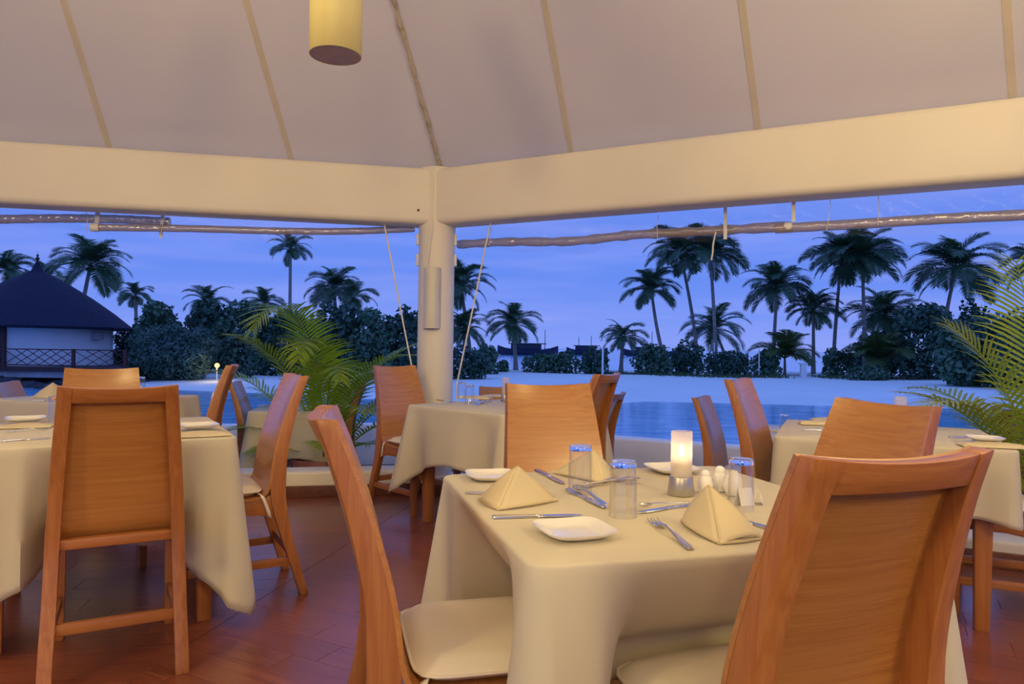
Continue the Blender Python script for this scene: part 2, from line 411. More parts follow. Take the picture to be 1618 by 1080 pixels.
# curbs with brown skirting, columns, beams
def slab(name, a, d, n, l0, l1, o0, o1, z0, z1, mt, bev=.03, parent=None):
    P = [a + d * l0 + n * o0, a + d * l1 + n * o0, a + d * l1 + n * o1, a + d * l0 + n * o1]
    mb = MB(); mb.add([(p.x, p.y, z0) for p in P] + [(p.x, p.y, z1) for p in P], [(3, 2, 1, 0), (4, 5, 6, 7)] + [(i, (i + 1) % 4, 4 + (i + 1) % 4, 4 + i) for i in range(4)])
    return mb.build(name, mt, parent, bevel=bev, bseg=4)
for nm, D, Nn in (('left', DL, NL), ('right', DR, NR)):
    struct(slab('trim_1' if nm == 'left' else 'trim_2', V0, D, Nn, .02, EDGE, -.12, .12, TER - .2, .185 if nm == 'left' else .14, 'paint', .02), 'low white curb on the %s edge of the plank floor' % nm, 'curb')
    struct(slab('baseboard_' + nm, V0, D, Nn, -.03, EDGE, -.145, -.121, 0, .085, 'skirting_wood', .004), 'brown wooden skirting along the %s white curb' % nm, 'skirting')
    b_ = slab('trim_3' if nm == 'left' else 'trim_4', V0, D, Nn, .0, EDGE, -BT / 2, BT / 2, BZ0, BZ1, 'paint', .045)
    struct(b_, 'wide cream beam above the %s opening' % nm, 'beam')
for k, (a, b) in enumerate(((V1, V2), (V7, V6))):
    d = (b - a).normalized(); nn = Vector((-d.y, d.x))
    struct(slab('trim_%d' % (5 + k), a, d, nn, 0, (b - a).length, -BT / 2, BT / 2, BZ0, BZ1, 'paint', .045), 'cream beam over the %s side opening beyond the frame' % ('left', 'right')[k], 'beam')
for k, p in enumerate((V0, V1, V7)):
    mb = MB(); mb.lathe([(0, 0), (.14, 0), (.14, .5), (.14, 1.2), (.14, 1.99), (.142, 2.03), (.15, 2.07), (.15, 2.50), (0, 2.50)], 40, (p.x, p.y, 0))
    o = mb.build('trim_%d' % (7 + k), 'paint', smooth=40)
    struct(o, ('round cream column where the two beams meet', 'round cream column left of the frame', 'round cream column right of the frame')[k], 'column')
    if k == 0:
        col0 = o
        # moulded seam running down the joint of the beams, and screw
        mb = MB(); q = V0 + BIS * .148
        mb.box(-.008, .008, -.012, .004, 2.27, 2.50, Matrix.Translation((q.x, q.y, 0)))
        mb.build('joint_strip', 'paint', col0, bevel=.003)
s_ = on_plane(659, 337, (V0.x, V0.y, 0) , Vector((NL.x, NL.y, 0))) - Vector((NL.x, NL.y, 0)) * (BT / 2 + .002)
mb = MB(); mb.lathe([(0, -.004), (.009, -.004), (.009, .004), (0, .004)], 12)
o = mb.build('screw_cap', 'black', bpy.data.objects['trim_3']); o.location = s_; o.rotation_euler = (PI / 2, 0, math.atan2(DL.y, DL.x))
struct(o); del o['kind']

# ceiling: tent of fabric panels rising to the apex, tapes and rope along the hip
CZ, APEX = 2.60, 2.60 + .56 * 6.6
def ceil_pt(p2, t): # t 0 at corner line, 1 apex, negative outside
    q = p2 + (CEN - p2) * t; return Vector((q.x, q.y, CZ + (APEX - CZ) * t))
mb = MB()
vs = [ceil_pt(p, -.075) for p in RINGV] + [Vector((CEN.x, CEN.y, APEX))]
mb.add(vs, [(i, (i + 1) % 8, 8) for i in range(8)])
ceiling = struct(mb.build('ceiling', 'fabric', smooth=0), 'greyish white tent fabric ceiling rising to a peak', 'ceiling')
def face_plane(a, b):
    p, q, r = ceil_pt(a, 0), ceil_pt(b, 0), Vector((CEN.x, CEN.y, APEX)); n = (q - p).cross(r - p).normalized()
    if n.z > 0: n = -n
    return p, n
PLL, PLR = face_plane(V0, V1), face_plane(V0, V7)
def tape(px, pl, wd):
    a = on_plane(px[0], px[1], *pl); b = on_plane(px[2], px[3], *pl); d = (b - a).normalized()
    a = a - d * .55; b = b + d * 3.0; s = d.cross(pl[1]).normalized() * wd / 2; n = pl[1] * .004
    mb = MB(); mb.loft([[a - s, a + s, a + s + n, a - s + n], [b - s, b + s, b + s + n, b - s + n]])
    mb.build('seam_tape', 'fabric_tape', ceiling, smooth=0)
for px in ((172, 230, 100, 0), (460, 250, 388, 0)): tape(px, PLL, .038)
for px in ((903, 243, 860, 0), (1198, 205, 1172, 0), (1600, 150, 1590, 0)): tape(px, PLR, .038)
random.seed(9)
pts = []; rr = []
for i in range(90):
    t = -.03 + .62 * i / 89; q = ceil_pt(V0, t); pts.append((q.x + random.uniform(-.005, .005), q.y, q.z - .012 + random.uniform(-.004, .004))); rr.append(random.uniform(.011, .020))
mb = MB(); mb.tube(pts, rr, 8); mb.build('hip_rope', 'rope_dirty', ceiling)

# sconce, its wire, brackets, ropes
sc_ = thing('wall_sconce', 'narrow half-round cream wall lamp on the round column', 'wall lamp', (0, 0, 0))
vd = Vector((-.12, -.99)).normalized(); c0 = V0 + vd * .128
rz = math.atan2(vd.y, vd.x)
mb = MB(); prof = [(.062, 0), (.066, .004), (.066, .463), (.062, .467)]
mb.lathe(prof, 20, (0, 0, 0), -PI / 2, PI / 2)
o = mb.build('shade', 'sconce_shell', sc_); md = o.modifiers.new('s', 'SOLIDIFY'); md.thickness = .004; md.offset = -1
o.location = (c0.x, c0.y, 1.26); o.rotation_euler = (0, 0, rz)
mb = MB(); mb.box(-.012, .004, -.06, .06, .004, .463); o = mb.build('backplate', 'white_plastic', sc_, bevel=.003); o.location = (c0.x, c0.y, 1.26); o.rotation_euler = (0, 0, rz)
r0 = Vector((-vd.y, vd.x))
path = [(c0.x + vd.x * .03 - r0.x * sx, c0.y + vd.y * .03 - r0.y * sx, z) for sx, z in ((.03, 1.73), (.035, 1.78), (.02, 1.9), (.0, 2.05), (-.002, 2.2), (-.004, 2.48))]
mb = MB(); mb.tube(catmull(path, 20), .0035, 6); mb.build('wire', 'cord', sc_)

# blinds: rolled clear film under the beams
def beam_pt(x, y, side, off):
    Nn = NL if side == 'l' else NR; n3 = Vector((Nn.x, Nn.y, 0)); p = V0 + Nn * off
    return on_plane(x, y, (p.x, p.y, 0), n3)
def blind(name, label, side, off, pxs, r, film_top=True, wav=0.0):
    path = [beam_pt(x, y, side, off) for x, y in pxs]
    root = thing(name, label, 'blind', path[0])
    base = path[0].copy()
    pp = [Vector(p) for p in catmull([tuple(p - base) for p in path], 40)]
    rs = [r * (1 + .10 * math.sin(i * 1.7) * wav + .07 * math.sin(i * 3.1) * wav) for i in range(len(pp))]
    mb = MB(); mb.tube(pp, rs, 12); mb.build('rolled_tube', 'rolled_film', root)
    # film from the roll up to the beam
    mb = MB(); rows = 6; vs = []
    Nn = NL if side == 'l' else NR
    for i, p in enumerate(pp):
        for j in range(rows + 1):
            t = j / rows; z = p.z + r * .5 + (BZ0 + .03 - base.z - p.z - r * .5) * t
            wv = .035 * math.sin(i * .9 + 3 * t) * t * (1 - t) * 3 + .02 * math.sin(i * .37)
            vs.append((p.x + Nn.x * wv, p.y + Nn.y * wv, z))
    k = rows + 1
    mb.add(vs, [(i * k + j, (i + 1) * k + j, (i + 1) * k + j + 1, i * k + j + 1) for i in range(len(pp) - 1) for j in range(rows)])
    mb.build('clear_sheet', 'film', root, smooth=180)
    # loose lower lip hanging under the roll
    mb = MB(); vs = []
    for i, p in enumerate(pp):
        t = i / (len(pp) - 1); dp = (.028 + .035 * math.sin(t * PI) ** 2) * (1 + .4 * wav * math.sin(i * .8))
        vs += [(p.x, p.y, p.z - r * .6), (p.x + Nn.x * .012, p.y + Nn.y * .012, p.z - r * .6 - dp)]
    mb.add(vs, [(2 * i, 2 * i + 2, 2 * i + 3, 2 * i + 1) for i in range(len(pp) - 1)])
    mb.build('loose_lip', 'film', root, smooth=180)
    return root
bl1 = blind('rolled_blind', 'rolled clear plastic blind under the far left end of the left beam', 'l', .20, [(-40, 347), (90, 345), (180, 346), (268, 350)], .032, wav=.4)
bl2 = blind('rolled_blind', 'rolled clear plastic blind under left beam running to the column', 'l', .10, [(148, 359), (300, 361), (450, 365), (560, 365), (655, 361)], .027, wav=.3)
bl3 = blind('rolled_blind', 'crumpled rolled clear blind under right beam beside the column', 'r', .20, [(724, 386), (800, 382), (900, 381), (1000, 371), (1100, 366), (1252, 357)], .033, wav=1.0)
bl4 = blind('rolled_blind', 'straight rolled clear blind under right beam at the frame\'s right edge', 'r', .13, [(1225, 361), (1350, 354), (1480, 346), (1640, 338), (1760, 330)], .031, wav=.2)
def strap(root, side, off, x, y0, y1, wd, mt='white_plastic', nm='strap', lean=0):
    a = beam_pt(x, y0, side, off) - Vector(root.location); b = beam_pt(x + lean, y1, side, off) - Vector(root.location)
    d = DL if side == 'l' else DR; Nn = NL if side == 'l' else NR; s = Vector((d.x, d.y, 0)) * wd / 2; t = Vector((Nn.x, Nn.y, 0)) * .004
    mb = MB(); mb.loft([[a - s - t, a + s - t, a + s + t, a - s + t], [b - s - t, b + s - t, b + s + t, b - s + t]]); mb.build(nm, mt, root, smooth=0)
def cap(root, side, off, x, y, r, ln):
    a = beam_pt(x, y, side, off) - Vector(root.location); d = DL if side == 'l' else DR; d3 = Vector((d.x, d.y, 0))
    mb = MB(); mb.tube([a - d3 * ln / 2, a - d3 * ln * .45, a, a + d3 * ln * .45, a + d3 * ln / 2], [r * .75, r, r * 1.05, r * 1.0, r * .8], 14); mb.build('end_cap', 'white_plastic', root)
strap(bl1, 'l', .165, 155, 328, 352, .03, lean=-2); strap(bl1, 'l', .165, 257, 338, 376, .022, lean=-3)
cap(bl2, 'l', .10, 150, 359, .030, .06)
cap(bl1, 'l', .20, 266, 350, .029, .03)
strap(bl3, 'r', .165, 1146, 326, 378, .022); strap(bl4, 'r', .10, 1254, 316, 350, .022)
cap(bl4, 'r', .13, 1246, 359, .031, .05)
def cord(root, side, off, pts, r=.0022):
    mb = MB(); mb.tube(catmull([tuple(beam_pt(x, y, side, off) - Vector(root.location)) for x, y in pts], 14), r, 5); mb.build('tie_cord', 'cord', root)
cord(bl1, 'l', .165, [(135, 331), (139, 345), (136, 358), (139, 371)]); cord(bl2, 'l', .07, [(262, 337), (258, 352), (254, 370)])
cord(bl3, 'r', .165, [(775, 358), (776, 372), (772, 388)]); cord(bl3, 'r', .165, [(1040, 340), (1038, 356), (1039, 377)])
cord(bl4, 'r', .095, [(1312, 315), (1310, 340), (1306, 364)]); cord(bl4, 'r', .095, [(1388, 308), (1387, 356)])
cord(bl3, 'r', .165, [(1131, 366), (1127, 385), (1126, 398), (1124, 411)], .006)
# brackets on the column sides
for i, (sd, z, lab) in enumerate(((-1, 1.96, 'upper'), (-1, 1.80, 'lower'), (1, 1.96, 'upper'), (1, 1.80, 'lower'))):
    D = DL if sd < 0 else DR
    q = V0 + Vector((D.x, 0)).normalized() * .145
    mb = MB(); mb.box(-.012, .012, -.02, .02, -.045, .045); mb.box(-.02, .004, -.014, .014, .02, .035); mb.box(-.02, .004, -.014, .014, -.035, -.02)
    o = mb.build('blind_bracket', 'white_plastic', bevel=.003); o.location = (q.x, q.y, z)
    tag(o, '%s small white bracket on the %s side of the column' % (lab, 'left' if sd < 0 else 'right'), 'bracket', 'blind brackets on the column')
# guy cords from beams to the column foot
for i, (a, b, side, lab) in enumerate((((607, 362), (656, 606), 'l', 'left'), ((775, 360), (722, 606), 'r', 'right'))):
    p = beam_pt(a[0], a[1], side, .0); q = at_d(b[0], b[1], 5.62); p.z = 2.065
    mb = MB(); mb.tube([p, p.lerp(q, .5) + Vector((0, 0, -.01)), q, Vector((q.x, q.y, .19))], .0065, 6)
    tag(mb.build('guy_cord', 'cord'), 'thin white cord running down %s of the column from beam' % lab, 'cord', 'guy cords by the column')

# pendant lamp
d_ = 3.07; pc = at_d(530, 88, d_); R_ = .110
pl = thing('pendant_lamp', 'yellow cylinder pendant lamp hanging below the tent ceiling', 'lamp', (pc.x, pc.y, pc.z))
mb = MB(); mb.lathe([(R_, 0), (R_, .3), (R_, .62)], 40); o = mb.build('shade', 'lamp_paper', pl); md = o.modifiers.new('s', 'SOLIDIFY'); md.thickness = .004
mb = MB(); mb.lathe([(0, .0005), (R_ - .001, .0005), (R_ - .001, .006), (0, .006)], 40); mb.build('diffuser', 'lamp_disc', pl)
mb = MB(); mb.lathe([(0, .612), (R_ - .001, .612), (R_ - .001, .62), (0, .62)], 40); mb.build('top_plate', 'lamp_disc', pl)
mb = MB(); mb.tube([(0, 0, .62), (0, 0, 1.6)], .006, 8); mb.build('cable', 'cord', pl)

# ------------------------------------------------------------------ chair
CP = catmull([(0, -.335, .200, .036), (.12, -.300, .197, .042), (.24, -.264, .193, .048), (.36, -.232, .190, .058), (.45, -.217, .188, .066), (.54, -.219, .184, .064),
              (.65, -.231, .178, .055), (.78, -.263, .169, .047), (.90, -.3015, .159, .040), (.985, -.3345, .153, .036)], 28)
SW = .043
def prof(z):
    for a, b in zip(CP, CP[1:]):
        if a[0] <= z <= b[0] + 1e-9:
            t = (z - a[0]) / (b[0] - a[0]); return [a[i] + (b[i] - a[i]) * t for i in (1, 2, 3)]
    return list(CP[-1][1:])
def warp(x, y, z):
    """the whole back is gently hollowed towards the sitter's shoulders"""
    _, hx, _d = prof(min(z, .985)); hw = hx + SW / 2; c = max(0, 1 - (x / hw) ** 2); w_ = max(0, (z - .5) / .485)
    return (x, y - .026 * c * w_ ** .8, z - .010 * c * max(0, (z - .93) / .055))
def make_chair():
    root = thing('dining_chair', 'wooden dining chair', 'chair')
    for s in (-1, 1):
        mb = MB(); rings = []
        for z, y, hx, dp in CP:
            x = s * hx; rings.append([warp(*q) for q in ((x - SW / 2, y - dp / 2, z), (x + SW / 2, y - dp / 2, z), (x + SW / 2, y + dp / 2, z), (x - SW / 2, y + dp / 2, z))])
        mb.loft(rings); mb.build('back_leg', 'chair_wood', root, bevel=.003)
        # front leg
        mb = MB(); x = s * .187
        mb.loft([[(x - w, .165 - w, z), (x + w, .165 - w, z), (x + w, .165 + w, z), (x - w, .165 + w, z)] for z, w in ((0, .015), (.2, .018), (.435, .021))])
        mb.build('front_leg', 'chair_wood', root, bevel=.003)
        # side rail with the curved elbow into the back post
        mb = MB(); ring = []
        top = [(-.205, .470), (-.17, .452), (-.12, .440), (0, .436), (.186, .434)]; bot = [(-.205, .350), (-.17, .363), (-.12, .372), (0, .376), (.186, .378)]
        rings = [[(x - .012, a[0], b[1]), (x + .012, a[0], b[1]), (x + .012, a[0], a[1]), (x - .012, a[0], a[1])] for a, b in zip(catmull(top, 12), catmull(bot, 12))]
        mb.loft(rings); mb.build('side_rail', 'chair_wood_y', root, bevel=.002)
        mb = MB(); y0, hx, dp = prof(.155)
        mb.bar((s * hx, y0, .155), (s * .187, .165, .15), .022, .036); mb.build('side_stretcher', 'chair_wood_y', root, bevel=.002)
    mb = MB(); y0, hx, dp = prof(.19); mb.box(-hx, hx, y0 - .011, y0 + .011, .172, .208); mb.build('back_stretcher', 'chair_wood_x', root, bevel=.002)
    mb = MB(); mb.box(-.187, .187, .154, .176, .378, .434); mb.build('front_rail', 'chair_wood_x', root, bevel=.002)
    mb = MB(); mb.box(-.172, .172, -.236, -.196, .436, .468); mb.build('back_rail', 'chair_wood_x', root, bevel=.002)
    # curved plywood shell: front of the back sweeping into the seat
    pr = []
    for i in range(19):
        z = .985 - (.985 - .56) * i / 18; y, hx, dp = prof(z); pr.append((y + dp / 2 + .006, z, hx + SW / 2 + .0008, max(0, (z - .5) / .485)))
    for y, z, k in catmull([(-.1815, .545, .206), (-.177, .508, .207), (-.163, .474, .209), (-.135, .455, .210), (-.08, .4480, .210), (.06, .446, .209), (.19, .445, .208)], 18): pr.append((y, z, k, 0))
    pr[19:21] = pr[20:21]
    def shellgrid(offs):
        vs = []; NX = 20
        for i, (y, z, hw, cw_) in enumerate(pr):
            a = pr[max(i - 1, 0)]; b = pr[min(i + 1, len(pr) - 1)]; t = Vector((b[0] - a[0], b[1] - a[1])).normalized(); nrm = Vector((t.y, -t.x)) * -1
            # normal towards the sitter / up
            if nrm.x + nrm.y < 0: nrm = -nrm
            for k in range(NX + 1):
                q = -1 + 2 * k / NX
                v_ = warp(q * hw, y, z) if cw_ > 0 else (q * hw, y, z); vs.append((v_[0], v_[1] + nrm.x * offs, v_[2] + nrm.y * offs + (.0006 if i == 0 else 0)))
        return vs, NX + 1
    A, w_ = shellgrid(0); B, _ = shellgrid(-.011); n = len(pr); mb = MB(); off = len(A)
    fs = []
    for i in range(n - 1):
        for k in range(w_ - 1):
            a = i * w_ + k; fs.append((a, a + w_, a + w_ + 1, a + 1)); fs.append((off + a, off + a + 1, off + a + w_ + 1, off + a + w_))
        for k, fl in ((0, 0), (w_ - 1, 1)):
            a = i * w_ + k; q = (a, off + a, off + a + w_, a + w_); fs.append(q[::-1] if fl else q)
    for k in range(w_ - 1):
        fs.append((k, k + 1, off + k + 1, off + k)); a = (n - 1) * w_ + k; fs.append((a, off + a, off + a + 1, a + 1))
    mb.add(A + B, fs); mb.build('backrest_panel', 'chair_ply', root, smooth=50)
    # top rail behind the panel, following its curve
    mb = MB(); rings = []
    for k in range(13):
        q = -1 + 2 * k / 12; c = 1 - q * q; ring = []
        for z, dy in ((.928, -.0405), (.928, -.006), (.9845, -.006), (.9845, -.0375)):
            y, hx, dp = prof(z); ring.append(warp(q * (hx - SW / 2 + .002), y + dp / 2 + dy + .0045, z))
        rings.append(ring)
    mb.loft(rings); mb.build('top_rail', 'chair_wood_x', root, bevel=.003)
    # seat cushion with piping and ribbons
    bm = bmesh.new(); bmesh.ops.create_grid(bm, x_segments=16, y_segments=16, size=1); bm.free()
    mb = MB(); NN = 14
    def cpt(u, v, s):
        e = 7.0; rr = (abs(u) ** e + abs(v) ** e) ** (1 / e) if (u or v) else 0
        m_ = max(abs(u), abs(v)); f = m_ / rr if rr > 1e-6 else 1
        x = u * f * (.196 if v < 0 else .196); y = v * f * .174 + .019
        h = .0255 * (1 - m_ ** 7) ** .5 + .003 * (1 - m_ * m_)
        return (x, y, .474 + s * h)
    for s in (1, -1):
        vs = [cpt(-1 + 2 * i / NN, -1 + 2 * j / NN, s) for i in range(NN + 1) for j in range(NN + 1)]
        mb.add(vs, [(i * (NN + 1) + j, (i + 1) * (NN + 1) + j, (i + 1) * (NN + 1) + j + 1, i * (NN + 1) + j + 1) for i in range(NN) for j in range(NN)])
    cu = mb.build('seat_cushion', 'cushion', root, smooth=80)
    per = []
    for k in range(48):
        a = 2 * PI * k / 48; c_, s_ = math.cos(a), math.sin(a); m_ = max(abs(c_), abs(s_)); per.append(Vector(cpt(c_ / m_, s_ / m_, 1)))
    per.append(per[0]); mb = MB(); mb.tube([p + (p - Vector((0, .019, .474))).normalized() * .001 for p in per], .0035, 6, cap=False); mb.build('piping', 'cushion', cu)
    for s in (-1, 1):
        mb = MB(); x = s * .2045; pts_ = [(s * .185, -.135, .468), (s * .2105, -.146, .460), (s * .2125, -.156, .437), (x, -.172, .395), (x, -.182, .36)]
        vs = []
        for i, p in enumerate(pts_): vs += [(p[0], p[1] - .009, p[2] - .004), (p[0], p[1] + .009, p[2] + .004)]
        mb.add(vs, [(2 * i, 2 * i + 1, 2 * i + 3, 2 * i + 2) for i in range(4)])
        o = mb.build('tie_ribbon', 'ribbon', root); md = o.modifiers.new('s', 'SOLIDIFY'); md.thickness = .0024; md.offset = 0
    return root
chair0 = make_chair(); cache_tree(chair0); chair_used = [False]
CH = []
def chair(x, y, ang, z, label, group):
    o = chair0 if not chair_used[0] else copy_tree(chair0); chair_used[0] = True
    o.location = (x, y, z); o.rotation_euler = (0, 0, rad(ang - 90)); o['label'] = label; o['group'] = group; CH.append(o); return (x, y, ang, z)
GM, GT = 'dining chairs on the plank floor', 'dining chairs on the lower terrace'
c1 = chair(-.076, 1.63, 14, 0, 'wooden chair seen side-on in front, cream seat tucked under the candle-lit table', GM)
c2 = chair(.456, 1.364, 110.5, 0, 'large foreground wooden chair at right with its framed back to the viewer', GM)
c3 = chair(.233, 2.60, -75, 0, 'plain-backed wooden chair facing the viewer behind the candle-lit table', GM)
c10 = chair(.80, 2.02, 199, 0, 'wooden chair showing above the big foreground chair at right', GM)
c6 = chair(-1.45, 2.645, 119, 0, 'wooden chair at left with framed back to viewer, four legs on the floor', GM)
c7 = chair(-2.07, 3.62, -60, 0, 'plain-backed wooden chair peeking over the left back-turned chair', GM)
c8 = chair(-1.32, 3.26, 209, 0, 'wooden chair with curved back at right side of the left table', GM)
c9 = chair(-.62, 4.97, -45, 0, 'wooden chair in front of the round column beside the potted palm', GM)
c4 = chair(.27, 4.34, 152, 0, 'taller of two overlapping chairs seen from behind near the middle', GM)
c11 = chair(1.445, 3.515, -33, 0, 'taller of the two side-facing chairs right of the candle', GM)
c13 = chair(2.17, 3.21, 155, 0, 'chair at the right frame edge with only seat and stretchers visible', GM)
c12 = chair(-2.2, 4.72, 196, 0, 'wooden chair with slanting back between the left tables and the garden lamp', GM)
c5 = chair(.53, 5.74, 155, TER, 'shorter framed chair back behind the taller one near the middle', GT)
c15 = chair(-.04, 5.97, -78, TER, 'chair top peeking out between column and the plain chair back', GT)
c16 = chair(1.69, 5.13, -30, TER, 'shorter side-facing chair with white seat right of the candle', GT)
c14 = chair(3.56, 4.62, 0, TER, 'chair back cut by the right frame edge behind palm fronds', GT)
c17 = chair(-3.85, 5.95, 8, TER, 'pale bluish chair back at the left frame edge', GT)
c18 = chair(-2.16, 6.46, 8, TER, 'small distant chair left of the terrace table behind the palm', GT)
c19 = chair(-1.67, 6.42, 188, TER, 'distant chair half hidden behind the fronds of the left palm', GT)

# ------------------------------------------------------------------ tables and cloths
TZ = .75
def sstep(a, b, x):
    t = min(1, max(0, (x - a) / (b - a))); return t * t * (3 - 2 * t)
def table(x, y, yaw, z, half, h, chairs, label, clabel, seed, corner=.55, flare=.075):
    rnd = random.Random(seed); g = 'square dining tables'
    t = thing('dining_table', label, 'table', (x, y, z), rad(yaw), g)
    mb = MB(); mb.box(-half + .006, half - .006, -half + .006, half - .006, TZ - .035, TZ - .006); mb.build('tabletop', 'chair_wood_x', t, bevel=.004)
    for sx in (-1, 1):
        for sy in (-1, 1):
            cx, cy = sx * (half - .10), sy * (half - .10); mb = MB()
            mb.loft([[(cx - w, cy - w, q), (cx + w, cy - w, q), (cx + w, cy + w, q), (cx - w, cy + w, q)] for q, w in ((0, .026), (.35, .031), (TZ - .035, .034))]); mb.build('leg', 'chair_wood', t, bevel=.003)
    for k in range(4):
        mb = MB(); mb.box(-half + .14, half - .14, -half + .125, -half + .147, TZ - .09, TZ - .035); o = mb.build('apron', 'chair_wood_x', t, bevel=.002); o.rotation_euler = (0, 0, k * PI / 2)
    # cloth
    a = half; r = .035; per = []
    ns, nc = 44, 12
    for k in range(4):
        ca, sa = [(1, 0), (0, 1), (-1, 0), (0, -1)][k]
        R = lambda px, py: (px * ca - py * sa, px * sa + py * ca)
        for i in range(ns):
            s = -(a - r) + 2 * (a - r) * i / ns; per.append((R(s, -a), R(0, -1), (a - abs(s))))
        for i in range(nc):
            an = -PI / 2 + PI / 2 * i / nc; per.append((R(a - r + r * math.cos(an), -(a - r) + r * math.sin(an)), R(math.cos(an), math.sin(an)), r * .9 * abs(i - nc / 2) / (nc / 2)))
    n = len(per); M = 18; verts = []; ph = [rnd.uniform(0, 6.28) for _ in range(6)]
    co, si = math.cos(rad(yaw)), math.sin(rad(yaw))
    asym = [rnd.uniform(.85, 1.15) for _ in range(4)]
    rings = []
    for i, (p, nn, dc) in enumerate(per):
        qd = int((i + ns / 2) // (ns + nc)) % 4
        hh = h * (1 + corner * asym[qd] * math.exp(-dc / .12)) * (1 + .025 * math.sin(2 * PI * i / n * 3 + ph[5]))
        colm = []
        for j in range(M + 1):
            tt = j / M
            if tt < .12:    # rounded lip
                an = tt / .12 * PI / 2; o_ = .008 * math.sin(an); dz = .008 * (1 - math.cos(an)); tq = 0
            else:
                tq = (tt - .12) / .88; dz = .008 + (hh - .008) * tq
                o_ = .008 + tq * (.018 + flare * math.exp(-(dc / .06) ** 2) - .035 * math.exp(-((dc - .13) / .06) ** 2)) \
                    + tq ** 1.4 * (.010 * math.sin(i * .23 + ph[0]) + .007 * math.sin(i * .41 + ph[1])) * (1 if dc > .05 else .3)
            px, py = p[0] + nn[0] * o_, p[1] + nn[1] * o_; pz = TZ - dz
            # pushed in by a chair seat
            if tq > 0:
                wx, wy = x + px * co - py * si, y + px * si + py * co
                best = 0
                for (qx, qy, qa, qz) in chairs:
                    f = (math.cos(rad(qa)), math.sin(rad(qa))); lx = (wx - qx) * f[1] - (wy - qy) * f[0]; ly = (wx - qx) * f[0] + (wy - qy) * f[1]
                    nw = (nn[0] * co - nn[1] * si, nn[0] * si + nn[1] * co)
                    fac = -(f[0] * nw[0] + f[1] * nw[1])
                    if fac < .5 or ly < -.30: continue
                    need = (.225 - ly) / fac
                    if need <= 0: continue
                    best = max(best, need * (1 - sstep(.20, .30, abs(lx))))
                if best > 0:
                    k_ = min(1, dz / .28) ** 1.35 ; mv = best * k_
                    pz = TZ - dz * (1 - (1 - max(math.sqrt(max(.05, 1 - min(.95, (best / max(hh, .01)) ** 2))), min(1, .31 / hh))) * tq)
                    px -= nn[0] * mv; py -= nn[1] * mv
            colm.append((px, py, pz))
        rings.append(colm)
    K = M + 1; vs = [q for c_ in rings for q in c_]; fs = []
    for i in range(n):
        k2 = (i + 1) % n
        for j in range(M): fs.append((i * K + j, i * K + j + 1, k2 * K + j + 1, k2 * K + j))
    vs.append((0, 0, TZ + .0005)); cidx = len(vs) - 1
    for i in range(n): fs.append((cidx, i * K, ((i + 1) % n) * K))
    mb = MB(); mb.add(vs, fs)
    c = mb.build('tablecloth', 'cloth', smooth=60); c.location = (x, y, z); c.rotation_euler = (0, 0, rad(yaw))
    md = c.modifiers.new('s', 'SOLIDIFY'); md.thickness = .0012; md.offset = -1
    tag(c, clabel, 'tablecloth', 'cream tablecloths')
    return t
table(.358, 1.798, 15.2, 0, .45, .38, [c1, c2, c3, c10], 'square table with the lit candle in the foreground', 'cream cloth on the foreground table with the lit candle', 1)
table(-1.725, 3.055, 30, 0, .45, .46, [c6, c7, c8], 'square wooden table at left behind the back-turned chair', 'cream cloth with long hanging corner on the left table', 2, corner=.55)
table(-.03, 4.6, 45, 0, .45, .34, [c9, c4], 'square table in front of the round column', 'cream cloth with pointed corner on the table before the column', 3, corner=.7, flare=.10)
table(1.77, 3.40, -24.5, 0, .45, .28, [c11, c13], 'square table at right behind the big foreground chair', 'cream cloth draped on the right table with the single thick leg showing', 4, corner=.08, flare=.0)
table(-2.8, 4.85, -15, 0, .45, .42, [c12], 'square table farthest left, behind the left back-turned chair', 'cream cloth on the farthest left table under a folded napkin', 5)
table(2.25, 5.09, -18, TER, .45, .34, [c16], 'terrace table right of the two side-facing chairs', 'cream cloth on the right terrace table near the water', 6)
table(-1.91, 6.5, 8, TER, .38, .40, [c18, c19], 'terrace table behind the left potted palm', 'cream cloth on the terrace table behind the left palm', 7)

# ------------------------------------------------------------------ tableware builders
TOP = TZ + .0012
def P(x, y, z=TOP): return on_z(x, y, z)
def lathe_obj(name, mt, prof_, parent=None, seg=28, smooth=50):
    mb = MB(); mb.lathe(prof_, seg); return mb.build(name, mt, parent, smooth=smooth)
def glass_mesh():
    r = thing('drinking_glass', 'glass', 'glass')   # upside-down tumbler: rim on the table, thick base on top
    mb = MB(); mb.lathe([(.0302, 0), (.0312, -.0002), (.0322, 0), (.0318, .001), (.0290, .1120)], 36); mb.lathe([(.0302, 0), (.0300, .001), (.0268, .1120)], 36)
    mb.build('wall', 'tumbler', r, smooth=60)
    mb = MB(); mb.lathe([(0, .1120), (.0268, .1120), (.0290, .1120), (.0289, .1225), (.0272, .1250), (0, .1245)], 36); mb.build('base', 'solid_glass', r, smooth=40)
    return r
glass0 = glass_mesh(); cache_tree(glass0); gl_used = [0]
def glass(p, label, s=1.0):
    o = glass0 if not gl_used[0] else copy_tree(glass0)
    gl_used[0] = 1; o.location = p + Vector((0, 0, .0003)); o.scale = (s, s, s); tag(o, label, 'glass', 'upturned glasses'); return o
